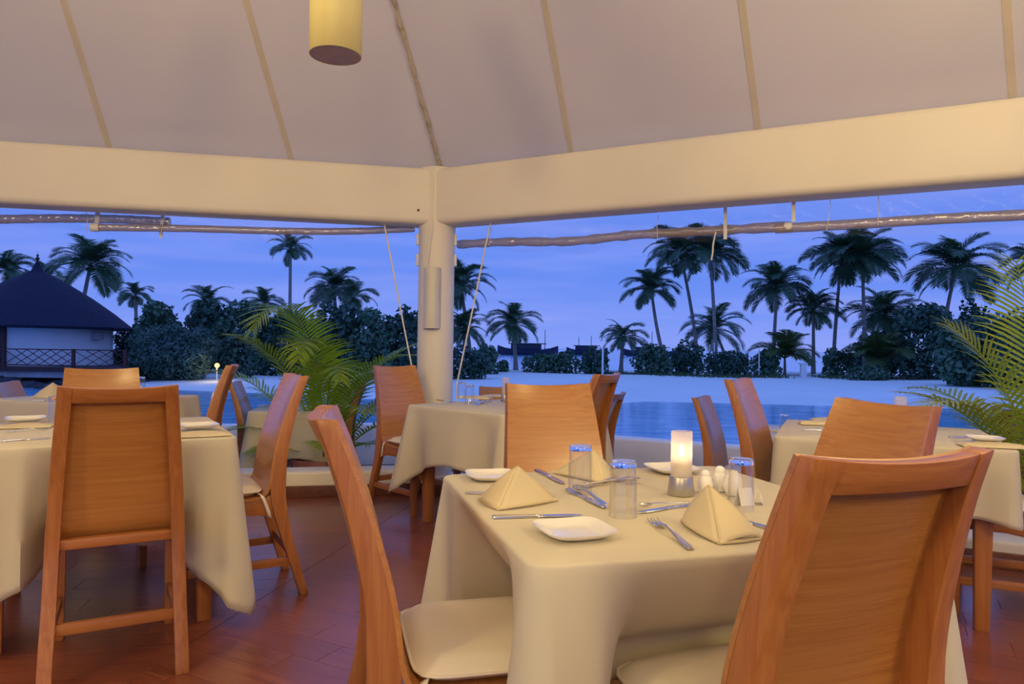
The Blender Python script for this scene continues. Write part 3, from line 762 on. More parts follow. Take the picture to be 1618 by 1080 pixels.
def plate_mesh():
    mb = MB(); rings = []
    prof_ = [(0, .0045), (.55, .0045), (.70, .006), (.86, .012), (1.0, .0175), (.99, .0155), (.84, .008), (.66, .0012), (.0, .0008)]
    seg = 48; vs = []; fs = []
    for k in range(seg):
        a = 2 * PI * k / seg; c_, s_ = math.cos(a), math.sin(a); sq = (abs(c_) ** 4.5 + abs(s_) ** 4.5) ** (-1 / 4.5)
        up = .35 * (sq - 1)
        for r, z in prof_:
            rr = .075 * r * (1 + (sq - 1) * min(1, r * 1.1)); vs.append((rr * c_, rr * s_, z * (1 + up * r)))
    m_ = len(prof_)
    for k in range(seg):
        q = (k + 1) % seg
        for j in range(m_ - 1): fs.append((k * m_ + j, q * m_ + j, q * m_ + j + 1, k * m_ + j + 1))
    mb.add(vs, fs); return mb.build('bread_plate', 'porcelain', smooth=50)
plate0 = plate_mesh(); pl_used = [0]
def plate(p, rz_, label, s=1.0, dz=0):
    o = plate0 if not pl_used[0] else plate0.copy()
    if pl_used[0]: C.objects.link(o)
    pl_used[0] = 1; o.location = p + Vector((0, 0, dz)); o.rotation_euler = (0, 0, rad(rz_)); o.scale = (s, s, s); tag(o, label, 'plate', 'square white bread plates'); return o
def strip(mb, secs):
    """secs: (x, halfwidth, zc, halfthick)"""
    mb.loft([[(x, -w_, z - t_), (x, w_, z - t_), (x, w_ * .8, z + t_), (x, -w_ * .8, z + t_)] for x, w_, z, t_ in secs])
def make_fork():
    r = thing('fork', 'fork', 'fork', group='forks'); mb = MB()
    strip(mb, catmull([(0, .0055, .003, .001), (.01, .0075, .003, .0013), (.05, .006, .005, .0014), (.10, .0035, .010, .0015), (.125, .0035, .0105, .0014), (.135, .008, .008, .0012), (.148, .0105, .0048, .0010), (.155, .011, .0040, .0009)], 22))
    mb.build('handle', 'steel', r, bevel=.0006)
    for k in range(4):
        y = -.0093 + k * .0062; mb = MB(); strip(mb, []) if False else None
        mb.loft([[(x, y - w_, z - .0007), (x, y + w_, z - .0007), (x, y + w_, z + .0007), (x, y - w_, z + .0007)] for x, w_, z in ((.153, .0016, .0040), (.170, .0014, .0026), (.188, .0012, .0038), (.198, .0005, .0060))])
        mb.build('tine', 'steel', r)
    return r
def make_knife():
    r = thing('knife', 'knife', 'knife', group='knives'); mb = MB()
    strip(mb, catmull([(0, .007, .003, .002), (.006, .0085, .003, .0026), (.05, .0075, .0032, .003), (.095, .006, .0032, .0028), (.10, .0045, .0030, .002)], 14)); mb.build('handle', 'steel', r, bevel=.0008)
    mb = MB(); strip(mb, catmull([(.099, .0045, .003, .0014), (.11, .0085, .003, .001), (.15, .0092, .003, .0009), (.185, .0075, .003, .0008), (.20, .001, .003, .0005)], 16)); mb.build('blade', 'steel', r)
    return r
def make_spoon():
    r = thing('spoon', 'spoon', 'spoon', group='spoons'); mb = MB()
    strip(mb, catmull([(0, .005, .003, .001), (.01, .0068, .003, .0013), (.05, .0055, .005, .0014), (.10, .003, .0095, .0015), (.128, .0028, .0095, .0014), (.138, .004, .008, .0010)], 18)); mb.build('handle', 'steel', r, bevel=.0006)
    mb = MB(); vs = [(.160, 0, .0012)]; fs = []; n = 20
    for i, q in enumerate((.35, .7, .9, 1.0)):
        for k in range(n):
            a = 2 * PI * k / n; vs.append((.160 + .0245 * q * math.cos(a), .0155 * q * math.sin(a) * (1 - .12 * math.cos(a)), .0012 + .0075 * q * q))
    for k in range(n): fs.append((0, 1 + k, 1 + (k + 1) % n))
    for i in range(3):
        for k in range(n): a = 1 + i * n + k; b = 1 + i * n + (k + 1) % n; fs.append((a, a + n, b + n, b))
    mb.add(vs, fs); o = mb.build('bowl', 'steel', r, smooth=80); md = o.modifiers.new('s', 'SOLIDIFY'); md.thickness = .0012
    return r
CUT = {'fork': make_fork(), 'knife': make_knife(), 'spoon': make_spoon()}; cut_used = {}
for k in CUT: cache_tree(CUT[k])
def cutlery(kind, a, b, label, dz=0, flip=False, roll=0, pitch=0, z=TOP):
    pa, pb = P(*a, z), P(*b, z); d = pb - pa
    o = CUT[kind] if kind not in cut_used else copy_tree(CUT[kind]); cut_used[kind] = 1
    L_ = d.length; s = min(1.15, max(.8, L_ / .199))
    o.location = pa + Vector((0, 0, dz + (.011 * s if flip else 0)))
    o.rotation_euler = (PI if flip else roll, -pitch, math.atan2(d.y, d.x)); o.scale = (s, s, s); o['label'] = label; return o
def napkin_tent(A, F, L, R, label, bulge=.012):
    """standing folded napkin: a ridge from apex A down to F, two leaves ending at L and R"""
    A, F, L, R = map(Vector, (A, F, L, R)); base = (F + L + R) / 3; base.z = F.z
    root = thing('folded_napkin', label, 'napkin', base, 0, 'folded cream napkins')
    def leaf(Pn, sgn, shrink, nm, mat_='napkin'):
        n = 12; vs = []; idx = {}
        nr = (F - A).cross(Pn - A).normalized() * sgn
        cen = (A + F + Pn) / 3
        for i in range(n + 1):
            for j in range(n + 1 - i):
                a_, b_ = i / n, j / n; c_ = 1 - a_ - b_
                q = A * c_ + F * a_ + Pn * b_
                bl = bulge * (4 * a_ * b_ * 1.2 + 4 * b_ * c_ * .5 - .6 * 4 * a_ * c_ * b_)
                q = q + nr * bl; q = cen.lerp(q, shrink)
                # rounded free edge at the bottom
                q.z = max(q.z, F.z + .0008)
                idx[(i, j)] = len(vs); vs.append(q - base)
        fs = []
        for i in range(n):
            for j in range(n - i):
                fs.append((idx[(i, j)], idx[(i + 1, j)], idx[(i, j + 1)]))
                if i + j < n - 1: fs.append((idx[(i + 1, j)], idx[(i + 1, j + 1)], idx[(i, j + 1)]))
        mb = MB(); mb.add(vs, fs); o = mb.build(nm, mat_, root, smooth=60); md = o.modifiers.new('s', 'SOLIDIFY'); md.thickness = .0035; md.offset = 0
        return o
    sL = 1 if (F - A).cross(L - A).dot(L - R) > 0 else -1; sR = 1 if (F - A).cross(R - A).dot(R - L) > 0 else -1
    leaf(L, sL, 1.0, 'leaf_fold'); leaf(R, sR, 1.0, 'leaf_fold')
    # second layer inside, and the rolled hem at the foot of each leaf
    leaf(L + (R - L) * .06 + Vector((0, 0, .001)), sL, .965, 'inner_fold'); leaf(R + (L - R) * .06 + Vector((0, 0, .001)), sR, .965, 'inner_fold')
    for Q in (L, R):
        mb = MB(); pts_ = [(F - base) + Vector((0, 0, .0045)), (F.lerp(Q, .5) - base) + Vector((0, 0, .004)) + (F.lerp(Q, .5) - (L + R) / 2).normalized() * .006 * (1 if Q is L else 1), (Q - base) + Vector((0, 0, .0035))]
        mb.tube(catmull([tuple(p) for p in pts_], 12), [.0042] * 13, 8); mb.build('rolled_hem', 'napkin', root)
    return root
def napkin_flat(p, rz_, sx, sy, label, h=.012):
    """napkin folded flat into a soft pad"""
    mb = MB(); n = 10; vs = []
    for s, zz in ((1, h), (-1, .0005)):
        k0 = len(vs)
        for i in range(n + 1):
            for j in range(n + 1):
                u, v = -1 + 2 * i / n, -1 + 2 * j / n; e_ = max(abs(u), abs(v)) ** 8
                z = zz * (1 - .55 * e_) + (.003 * math.sin(3 * u + 2 * v) if s > 0 else .0022 * e_); vs.append((u * sx / 2, v * sy / 2, max(z, .0005)))
        fs = [(k0 + i * (n + 1) + j, k0 + (i + 1) * (n + 1) + j, k0 + (i + 1) * (n + 1) + j + 1, k0 + i * (n + 1) + j + 1) for i in range(n) for j in range(n)]
        mb.add([], fs)
    mb.v = vs
    ed = [(i, 0) for i in range(n)] + [(n, j) for j in range(n)] + [(n - i, n) for i in range(n)] + [(0, n - j) for j in range(n)]
    off = (n + 1) ** 2; nn = len(ed)
    for k in range(nn):
        a = ed[k][0] * (n + 1) + ed[k][1]; b = ed[(k + 1) % nn][0] * (n + 1) + ed[(k + 1) % nn][1]; mb.f.append((a, b, off + b, off + a))
    o = mb.build('flat_napkin', 'napkin', smooth=60); o.location = p; o.rotation_euler = (0, 0, rad(rz_)); tag(o, label, 'napkin', 'folded cream napkins'); return o
def candle(p, label, light=True, s=1.0):
    r = thing('candle_lamp', label, 'candle', p, 0, 'frosted candle lamps'); r.scale = (s, s, s)
    lathe_obj('metal_base', 'brushed', [(0, .0005), (.034, .0005), (.035, .003), (.0305, .046), (.0295, .048), (.0, .047)], r, 36, 40)
    o = lathe_obj('frosted_glass', 'frosted', [(.0275, .046), (.0275, .10), (.0275, .163), (.0265, .166), (.0255, .1655)], r, 36, 60)
    wx = lathe_obj('candle_stick', 'wax', [(0, .048), (.0205, .048), (.0205, .090), (.019, .092), (.0, .0905)], r, 28, 50)
    mb = MB(); mb.tube([(0, 0, .09), (.0006, 0, .0985)], .0008, 6); mb.build('wick', 'black', wx)
    if light:
        lathe_obj('flame', 'flame', [(0, .0985), (.0042, .104), (.0058, .110), (.0042, .119), (.0015, .128), (0, .132)], r, 16, 80)
        ld = bpy.data.lights.new('candle_light', 'POINT'); ld.energy = .8; ld.color = (1, .68, .32); ld.shadow_soft_size = .006
        lo = bpy.data.objects.new('candle_light', ld); C.objects.link(lo); lo.parent = r; lo.location = (0, 0, .112)
    return r

# ---- foreground table setting
def up(p, h): return Vector((p.x, p.y, TOP + h))
plate(P(907, 845), 18, 'square white bread plate nearest the viewer in the foreground', 1.0)
plate(P(776, 756), 12, 'small white plate half hidden behind the left standing napkin', .95)
plate(P(1062, 745), 16, 'white plate behind the lit candle', 1.0)
cutlery('knife', (778, 818), (920, 815), 'knife lying between the left standing napkin and the nearest plate')
cutlery('knife', (848, 743), (893, 766), 'knife behind the left standing napkin pointing to the first glass')
cutlery('knife', (898, 774), (962, 806), 'knife under the spoon between the two nearest glasses')
cutlery('spoon', (958, 804), (906, 774), 'spoon lying over the knife between the two nearest glasses', dz=.007)
cutlery('fork', (735, 779), (800, 782), 'fork whose handle end sticks out left of the left napkin')
cutlery('fork', (918, 772), (1014, 752), 'fork lying behind the middle glass near the far napkin')
cutlery('spoon', (924, 768), (1018, 762), 'spoon lying behind the middle glass near the far napkin', dz=.006)
cutlery('fork', (1092, 869), (1021, 816), 'fork lying at the front right of the table beside the right napkin')
cutlery('knife', (1096, 797), (1008, 811), 'knife lying between middle glass and right napkin')
cutlery('spoon', (1090, 800), (1020, 806), 'spoon resting over the knife beside the right napkin', dz=.008)
cutlery('knife', (1236, 843), (1182, 825), 'knife with bluish sheen between right napkin and foreground chair')
F = P(787, 806); L = P(757, 789); R = P(880, 791); A = at_d(818, 736, 1.73); napkin_tent(A, F, L, R, 'standing folded napkin at the left of the foreground table')
F = P(952, 763); L = P(874, 747); R = P(964, 757); A = at_d(938, 711, 2.08); napkin_tent(A, F, L, R + Vector((.02, .06, 0)), 'standing folded napkin behind the first glass')
F = P(1137, 860); L = P(1078, 823); R = P(1206, 851); A = at_d(1119, 766, 1.52); napkin_tent(A, F, L, R, 'standing folded napkin in front of the right glass', bulge=.016)
glass(P(916, 779), 'upturned glass farthest left on the foreground table', 1.0)
glass(P(984, 815), 'upturned glass in the middle of the foreground table', 1.0)
glass(P(1170, 806), 'upturned glass at right beside the white card holders', .98)
candle(P(1076, 781), 'lit candle in frosted glass on a metal base on the foreground table', True)
# shakers and cards
def shaker(p, label, s=1.0):
    r = thing('salt_shaker', label, 'shaker', p, 0, 'white table shakers'); r.scale = (s, s, s)
    lathe_obj('body', 'porcelain', [(0, .0005), (.018, .0005), (.021, .006), (.0215, .025), (.017, .042), (.013, .048), (0, .048)], r, 24)
    lathe_obj('cap', 'porcelain', [(.0135, .0478), (.014, .052), (.011, .060), (.005, .064), (0, .0645)], r, 20)
    return r
shaker(P(1114, 778), 'white shaker just behind the right standing napkin', .95); shaker(P(1137, 775), 'white shaker nearer the right glass', 1.05)
vs_ = thing('bud_vase', 'small rounded white vase between the shakers and the right glass', 'vase', P(1158, 782), 0)
lathe_obj('body', 'porcelain', [(0, .0005), (.015, .0005), (.024, .015), (.026, .032), (.020, .052), (.012, .060), (.010, .064), (.008, .060)], vs_, 24)
def card(p, rz_, label, s=1.0):
    r = thing('card_holder', label, 'card', p, rad(rz_), 'white tent cards'); 
    for sg in (-1, 1):
        mb = MB(); mb.loft([[(-.02 * s, sg * .014, 0), (.02 * s, sg * .014, 0), (.02 * s, sg * .0128, 0), (-.02 * s, sg * .0128, 0)], [(-.02 * s, sg * .0006, .042), (.02 * s, sg * .0006, .042), (.02 * s, 0, .042), (-.02 * s, 0, .042)]]); mb.build('card_face', 'porcelain', r, smooth=0)
    return r
card(P(1176, 797), 20, 'white folded card standing behind the right glass'); card(P(1197, 795), 70, 'smaller white folded card nearest the foreground chair', .8)

# ---- left table
napkin_flat(P(318, 687), 30, .20, .17, 'flat folded napkin under the plate on the left table', .010)
plate(P(314, 680), 32, 'white plate on a napkin at the right corner of left table', 1.05, .011)
napkin_flat(P(40, 674), 25, .21, .16, 'flat folded napkin under plate at the left frame edge', .010)
plate(P(40, 669), 30, 'white plate on a napkin at the left frame edge', 1.05, .011)
glass(P(88, 670), 'upturned glass left of the back-turned chair on the left table', 1.0)
cutlery('knife', (0, 697), (72, 693), 'knife lying near the front edge of the left table')
cutlery('fork', (10, 683), (60, 679), 'fork lying in front of the left edge plate')
cutlery('knife', (282, 671), (334, 668), 'knife behind the plate on the right corner of the left table')
# ---- farthest left table
F = P(75, 629); L = P(50, 628); R = P(112, 626); A = at_d(84, 604, 4.75); napkin_tent(A, F, L, R, 'standing folded napkin on the farthest left table', bulge=.01)
cutlery('knife', (45, 633), (92, 633), 'knife before the napkin on the farthest left table')
glass(P(222, 622), 'upturned glass just above the left back-turned chair', 1.0)
cutlery('fork', (278, 624), (296, 622), 'fork at the right corner of the farthest left table')
# ---- table before the column
napkin_flat(P(752, 630), -20, .24, .10, 'rolled cream napkin behind the glass on the table before the column', .022)
napkin_flat(P(782, 626), 10, .20, .14, 'flat cream napkin partly behind the plain chair back', .012)
glass(P(742, 638), 'upturned glass on the table before the column', 1.0); glass(P(729, 630), 'fainter upturned glass next to the column', .95)
cutlery('spoon', (752, 641), (775, 633), 'spoon in front of the rolled napkin before the column'); cutlery('fork', (748, 638), (782, 634), 'fork in front of the rolled napkin before the column')
cutlery('knife', (690, 632), (724, 637), 'knife lying left of the glass before the column')
candle(P(799, 634), 'candle lamp with only its white top showing over the plain chair back', False)
# ---- right table
napkin_flat(P(1298, 671), -10, .22, .08, 'rolled cream napkin at the left end of the right table', .022)
napkin_flat(P(1315, 664), -10, .22, .12, 'flat folded napkin behind the roll on the right table', .012)
cutlery('knife', (1268, 679), (1328, 681), 'knife in front of the rolled napkin on the right table')
cutlery('knife', (1500, 691), (1584, 692), 'long knife at the right end of the right table')
cutlery('fork', (1520, 699), (1575, 697), 'fork at the right end of the right table')
napkin_flat(P(1568, 706), -15, .24, .10, 'cream napkin overhanging the right end of the right table', .016)
plate(P(1556, 702), -20, 'white plate resting by the napkin on the right table', .9, .017)
candle(P(1422, 680), 'candle lamp with only its white top above the chair back at right', False)
# ---- terrace tables
zt = TER + TOP
glass(P(1239, 683, zt), 'upturned glass on the right terrace table', 1.05)
napkin_flat(P(1225, 681, zt), -15, .26, .1, 'flat cream napkin beside glass on right terrace table', .014)
shaker(P(1258, 677, zt), 'white shaker on the right terrace table', 1.1)
cutlery('knife', (405, 641), (436, 638), 'knife on the terrace table behind the left palm', z=zt)

# ------------------------------------------------------------------ potted palms
def frond(root, base, az, e0, length, droop, nl, ll, mt, seed, wid=.02, twist=0.0, start=.28, curl=0.0, bend=1.5):
    rnd = random.Random(seed); base = Vector(base)
    n = 26; p = base.copy(); pts_ = [p.copy()]; h = Vector((math.cos(az), math.sin(az), 0)); side_h = Vector((-math.sin(az), math.cos(az), 0))
    tans = []
    for i in range(n):
        t = i / n; el = e0 - droop * t ** bend; d = (h * math.cos(el) + Vector((0, 0, 1)) * math.sin(el) + side_h * curl * t).normalized(); p = p + d * (length / n); pts_.append(p.copy()); tans.append(d)
    tans.append(tans[-1])
    mb = MB(); mb.tube(pts_, [.008 * (1 - .8 * i / n) + .0012 for i in range(n + 1)], 5)
    vs = mb.v; fs = mb.f
    for i in range(nl):
        t = start + (1 - start) * (i + .5) / nl; k = t * n; a = int(min(k, n - 1)); q = pts_[a].lerp(pts_[a + 1], k - a); tg = tans[a]
        up_ = (Vector((0, 0, 1)) - tg * tg.z); up_ = up_.normalized() if up_.length > .05 else h * -1
        sd = tg.cross(up_).normalized()
        tt = (t - start) / (1 - start); l = ll * (.45 + .55 * math.sin(PI * min(1, tt * .9 + .12))) * rnd.uniform(.88, 1.1) * (1 if tt < .9 else .8)
        for s in (-1, 1):
            fw = .35 + .75 * tt; d = (sd * s + tg * fw + up_ * (.30 - .15 * tt + rnd.uniform(-.08, .08))).normalized()
            nrm = d.cross(tg).normalized(); wv = (tg - d * tg.dot(d)).normalized(); c = len(vs); pp = q.copy(); dd = d.copy(); w_ = wid * (.8 + .4 * math.sin(PI * tt))
            steps = 4
            for j in range(steps + 1):
                u = j / steps; ww = w_ * (.35 + 1.3 * u if u < .35 else (1 - u) * 1.25 + .02) * .5
                vs.append(tuple(pp - wv * ww)); vs.append(tuple(pp + wv * ww))
                dd = (dd + Vector((0, 0, -1)) * (.16 + .1 * rnd.random()) * (u + .2)).normalized(); pp = pp + dd * l / steps
            fs += [(c + 2 * j, c + 2 * j + 1, c + 2 * j + 3, c + 2 * j + 2) for j in range(steps)]
    return mb.build('frond', mt, root, smooth=60, weld=False)
def pot(root, r, h):
    mb = MB(); mb.lathe([(0, 0), (r * .62, 0), (r * .7, .02), (r * .92, h * .75), (r * .95, h - .05), (r, h - .045), (r, h), (r * .97, h + .006), (r * .86, h), (r * .84, h - .05), (0, h - .05)], 40); mb.build('pot', 'pot', root, smooth=40)
    mb = MB(); mb.lathe([(0, h - .035), (r * .5, h - .04), (r * .85, h - .047)], 24); mb.build('soil', 'soil', root)
pp_ = at_d(511, 729, 6.3)
pa = thing('potted_palm', 'green palm in a wide terracotta pot left of the column', 'potted palm', (pp_.x, pp_.y, TER), 0, 'potted palms'); pot(pa, .30, .335)
zb = .29
D2 = PI / 180
FR = [(-100, 89, 1.95, 3.1, 50, .38, -.22), (-88, 88, 1.55, 3.0, 46, .36, -.05), (-130, 84, 1.50, 1.4, 36, .32, 0), (-20, 82, 1.45, 1.6, 36, .32, 0), (-70, 85, 1.25, 2.8, 40, .34, .1), (178, 66, 1.38, 1.30, 32, .30, 0), (12, 77, 1.60, 1.35, 32, .30, 0), (0, 60, 1.35, .85, 32, .28, 0),
      (-12, 52, 1.05, 1.5, 28, .28, 0), (-20, 38, .8, 1.4, 26, .24, 0), (-165, 48, .95, 1.5, 26, .26, 0), (-55, 66, 1.1, 1.6, 28, .28, 0), (150, 60, 1.1, 1.3, 26, .26, 0), (60, 72, 1.3, 1.4, 28, .28, 0), (100, 66, 1.2, 1.3, 26, .26, 0),
      (-75, 45, .7, 1.2, 22, .22, 0), (-140, 36, .65, 1.1, 22, .2, 0), (30, 60, 1.1, 1.2, 26, .26, 0), (-30, 75, 1.25, 1.3, 30, .28, 0)]
for i, (az, el, ln, dr, nl, ll, cu) in enumerate(FR):
    rr_ = .05 + .03 * (i % 3)
    frond(pa, (rr_ * math.cos(az * D2), rr_ * math.sin(az * D2), zb), az * D2, el * D2, ln, dr, nl, ll, 'leaf', 100 + i, wid=.024, curl=cu, bend=3.0 if dr > 2.5 else 1.5)
for k in range(4):
    a = k * 1.7; mb = MB(); mb.tube([(.04 * math.cos(a), .04 * math.sin(a), .25), (.05 * math.cos(a), .05 * math.sin(a), .6)], [.014, .009], 8); mb.build('cane', 'leaf_stem', pa)
pq = Vector((3.02, 4.02, TER))
pb_ = thing('potted_palm', 'palm in a terracotta pot cut by the right frame edge', 'potted palm', pq, 0, 'potted palms'); pot(pb_, .27, .36)
FR2 = [(180, 73, 1.22, 1.3, 30, .30, 0), (196, 79, 1.3, 1.8, 30, .30, 0), (80, 89, 1.65, .5, 34, .40, 0), (170, 87, 1.35, .9, 32, .34, 0), (-60, 88, 1.5, .8, 34, .36, 0), (60, 70, 1.4, 1.5, 28, .3, 0), (-40, 62, 1.2, 1.4, 26, .28, 0), (110, 74, 1.3, 1.5, 28, .28, 0), (-90, 70, 1.0, 1.5, 24, .26, 0), (10, 60, 1.3, 1.3, 26, .28, 0)]
for i, (az, el, ln, dr, nl, ll, cu) in enumerate(FR2):
    frond(pb_, (.04 * math.cos(az * D2), .04 * math.sin(az * D2), .31), az * D2, el * D2, ln, dr, nl, ll, 'leaf_lit', 200 + i, wid=.024, curl=cu)

# ------------------------------------------------------------------ sea, beach
WZ = -1.20
mb = MB(); mb.add([(-3000, -60, WZ), (3000, -60, WZ), (3000, 5000, WZ), (-3000, 5000, WZ)], [(0, 1, 2, 3)])
struct(mb.build('water', 'water', smooth=0), 'rippled blue lagoon water beyond the parapet', 'water')
def shore(x):
    if x < -8: return 30.0 + (-8 - x) * .32
    if x < 6: return 27.5 + .18 * abs(x)
    return 29.5 - .10 * (x - 6)
SZ = -.93
def sand_z(x, y):
    s = y - shore(x); e_ = (74 + .15 * x if x > -6 else 110) - y
    wv = .05 * math.sin(x * .21 + y * .13) + .03 * math.sin(x * .5 - y * .4)
    return WZ - .5 + (SZ - WZ + .5) * sstep(-8, 9, s) * sstep(-8, 6, e_) + wv * sstep(0, 10, s)
nx, ny = 150, 110; vs = []
for j in range(ny + 1):
    for i in range(nx + 1):
        x = -90 + 180 * i / nx; y = 18 + 110 * j / ny; vs.append((x, y, sand_z(x, y)))
mb = MB(); mb.add(vs, [(j * (nx + 1) + i, j * (nx + 1) + i + 1, (j + 1) * (nx + 1) + i + 1, (j + 1) * (nx + 1) + i) for j in range(ny) for i in range(nx)])
struct(mb.build('ground_sand', 'sand', smooth=180, weld=False), 'pale sand beach across the water', 'beach')

# ------------------------------------------------------------------ coconut palms
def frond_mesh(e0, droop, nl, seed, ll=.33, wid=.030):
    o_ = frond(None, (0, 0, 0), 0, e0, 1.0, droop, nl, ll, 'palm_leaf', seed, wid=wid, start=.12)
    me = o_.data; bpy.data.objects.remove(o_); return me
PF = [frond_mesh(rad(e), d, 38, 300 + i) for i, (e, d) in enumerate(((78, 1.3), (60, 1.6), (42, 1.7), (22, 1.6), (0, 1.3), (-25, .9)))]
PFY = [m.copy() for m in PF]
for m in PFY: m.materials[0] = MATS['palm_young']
def palm(bx, by, cx, cy, rpx, d, label, seed, young=False, dens=1.0, lean=0, zbase=None):
    rnd = random.Random(seed); b = at_d(bx, by, d); z0 = sand_z(b.x, b.y) if zbase is None else zbase; c = at_d(cx, cy, d)
    root = thing('coconut_palm', label, 'palm tree', (b.x, b.y, z0), 0, 'coconut palms on the beach')
    top = Vector((c.x - b.x, 0, c.z - z0)); L_ = rpx * d / FPX * 1.32
    n = 12; pts_ = []
    for i in range(n + 1):
        t = i / n; pts_.append((top.x * (t ** 1.5) + lean * math.sin(t * PI), 0, -.1 + (top.z + .1) * t))
    r0_ = .17 if not young else .13
    mb = MB(); mb.tube(pts_, [r0_ * (1.45 - .3 * min(1, i / 3)) * (1 - .35 * i / n) if i < 3 else r0_ * 1.1 * (1 - .35 * i / n) for i in range(n + 1)], 8); mb.build('trunk', 'palm_trunk', root)
    MS = PFY if young else PF
    plan = [(0, 3), (1, 5), (2, 6), (3, 6), (4, 4), (5, 3)]
    if young: plan = [(0, 5), (1, 6), (2, 6), (3, 4)]
    for k, cnt in plan:
        cnt = max(2, int(cnt * dens)); a0 = rnd.uniform(0, 6.28)
        for j in range(cnt):
            o = bpy.data.objects.new('frond', MS[k]); C.objects.link(o); o.parent = root; o.location = top
            a = a0 + j * 2 * PI / cnt + rnd.uniform(-.3, .3); s = L_ * rnd.uniform(.88, 1.12) * (.9 if k in (0, 5) else 1)
            o.rotation_euler = (rnd.uniform(-.3, .3), rnd.uniform(-.15, .15), a); o.scale = (s, s, s)
    if not young:
        mb = MB()
        for j in range(5):
            a = j * 1.26 + rnd.random(); q = top + Vector((.22 * math.cos(a), .22 * math.sin(a), -.25)); mb.lathe([(0, -.14), (.09, -.1), (.12, 0), (.09, .1), (0, .14)], 8, tuple(q))
        mb.build('coconut_cluster', 'bark', root)
    return root
palm(815, 582, 810, 512, 38, 62, 'short coconut palm standing alone in front of the dark boats', 1)
palm(981, 583, 985, 533, 34, 60, 'squat palm just right of the white net post', 2, dens=.9)
palm(1054, 583, 1029, 458, 40, 64, 'palm with curved trunk left of the tallest pair', 3, lean=-.35)
palm(1103, 586, 1074, 398, 46, 66, 'left palm of the tallest pair touching the blind', 4)
palm(1131, 588, 1122, 402, 52, 62, 'right palm of the tallest pair with straight trunk', 5)
palm(1150, 584, 1128, 520, 44, 72, 'low palm crown behind the tallest pair', 6, dens=.9)
palm(1221, 592, 1228, 455, 48, 62, 'palm with a full crown midway along the right beach', 7)
palm(1285, 590, 1285, 490, 38, 64, 'slim dark palm between the mid palm and the twin tall palms', 8)
palm(1316, 597, 1330, 405, 48, 64, 'left of the twin tall palms above the foreground chair', 9)
palm(1366, 600, 1362, 408, 54, 62, 'right of the twin tall palms with broad crown', 10)
palm(1398, 598, 1397, 500, 52, 66, 'medium palm behind the twin tall palms', 11)
palm(1390, 603, 1390, 572, 56, 57, 'bushy young palm at the base of the twin palms', 12, young=True)
palm(1482, 602, 1510, 425, 62, 58, 'leaning tall palm rising from the big right bushes', 13)
palm(1240, 594, 1240, 566, 46, 61, 'bushy young palm left of the white pillar', 14, young=True)
palm(1640, 600, 1634, 415, 42, 64, 'palm crown cut by the right frame edge', 15)
palm(744, 590, 727, 452, 46, 58, 'palm just right of the column with dark crown', 16)
palm(735, 592, 733, 520, 34, 56, 'smaller palm below the one right of the column', 17)
palm(457, 585, 459, 393, 30, 62, 'lone slender palm high above the left trees', 18, dens=.85)
palm(118, 580, 143, 420, 52, 52, 'large palm rising behind the thatched hut roof', 19)
palm(14, 580, 12, 428, 34, 60, 'palm at the left frame edge behind the hut', 20)
palm(76, 580, 74, 440, 30, 66, 'small palm crown just right of hut spire', 21, dens=.8)
palm(216, 585, 214, 466, 26, 58, 'small palm crown at the left end of the tree line', 22, dens=.8)
palm(532, 590, 528, 455, 38, 52, 'palm crown poking out of the tree line left of column', 23)
palm(555, 590, 560, 470, 34, 50, 'drooping palm crown nearest the left guy cord', 24, dens=.7)
palm(330, 588, 328, 478, 34, 50, 'palm crown buried in the middle of the left trees', 25, dens=.8)
palm(415, 588, 418, 480, 30, 52, 'palm crown below the lone slender palm', 26, dens=.7)

# ------------------------------------------------------------------ bushes and broadleaf trees
def foliage(blobs, count, size, mt, seed, parent, name='foliage', aspect=1.6, hang=0.0):
    rg = np.random.default_rng(seed); vols = np.array([b[3] * b[4] * b[5] for b in blobs]) ** .67; pk = rg.choice(len(blobs), count, p=vols / vols.sum())
    B = np.array(blobs)[pk]; d = rg.normal(size=(count, 3)); d /= np.linalg.norm(d, axis=1)[:, None]
    rr = rg.uniform(.55, 1.0, count) ** .6; lump = 1 + .14 * np.sin(d[:, 0] * 7 + pk) * np.sin(d[:, 2] * 6 + pk * 2)
    p = B[:, :3] + d * B[:, 3:] * (rr * lump)[:, None]
    nrm = d * .8 + rg.normal(size=(count, 3)) * .6; nrm /= np.linalg.norm(nrm, axis=1)[:, None]
    a = np.cross(nrm, rg.normal(size=(count, 3))); a[:, 2] -= hang * np.linalg.norm(a, axis=1); a /= np.linalg.norm(a, axis=1)[:, None]; b = np.cross(nrm, a)
    s = size * .72 * rg.uniform(.6, 1.3, count)[:, None]
    v = np.stack([p - a * s * .5 * aspect, p + b * s * .5 + nrm * s * .1, p + a * s * .5 * aspect, p - b * s * .5 + nrm * s * .1], 1).reshape(-1, 3)
    me = bpy.data.meshes.new(name); me.from_pydata(v.tolist(), [], [(4 * i, 4 * i + 1, 4 * i + 2, 4 * i + 3) for i in range(count)])
    me.materials.append(MATS[mt]); o = bpy.data.objects.new(name, me); C.objects.link(o); o.parent = parent; o['kind'] = 'stuff'; return o
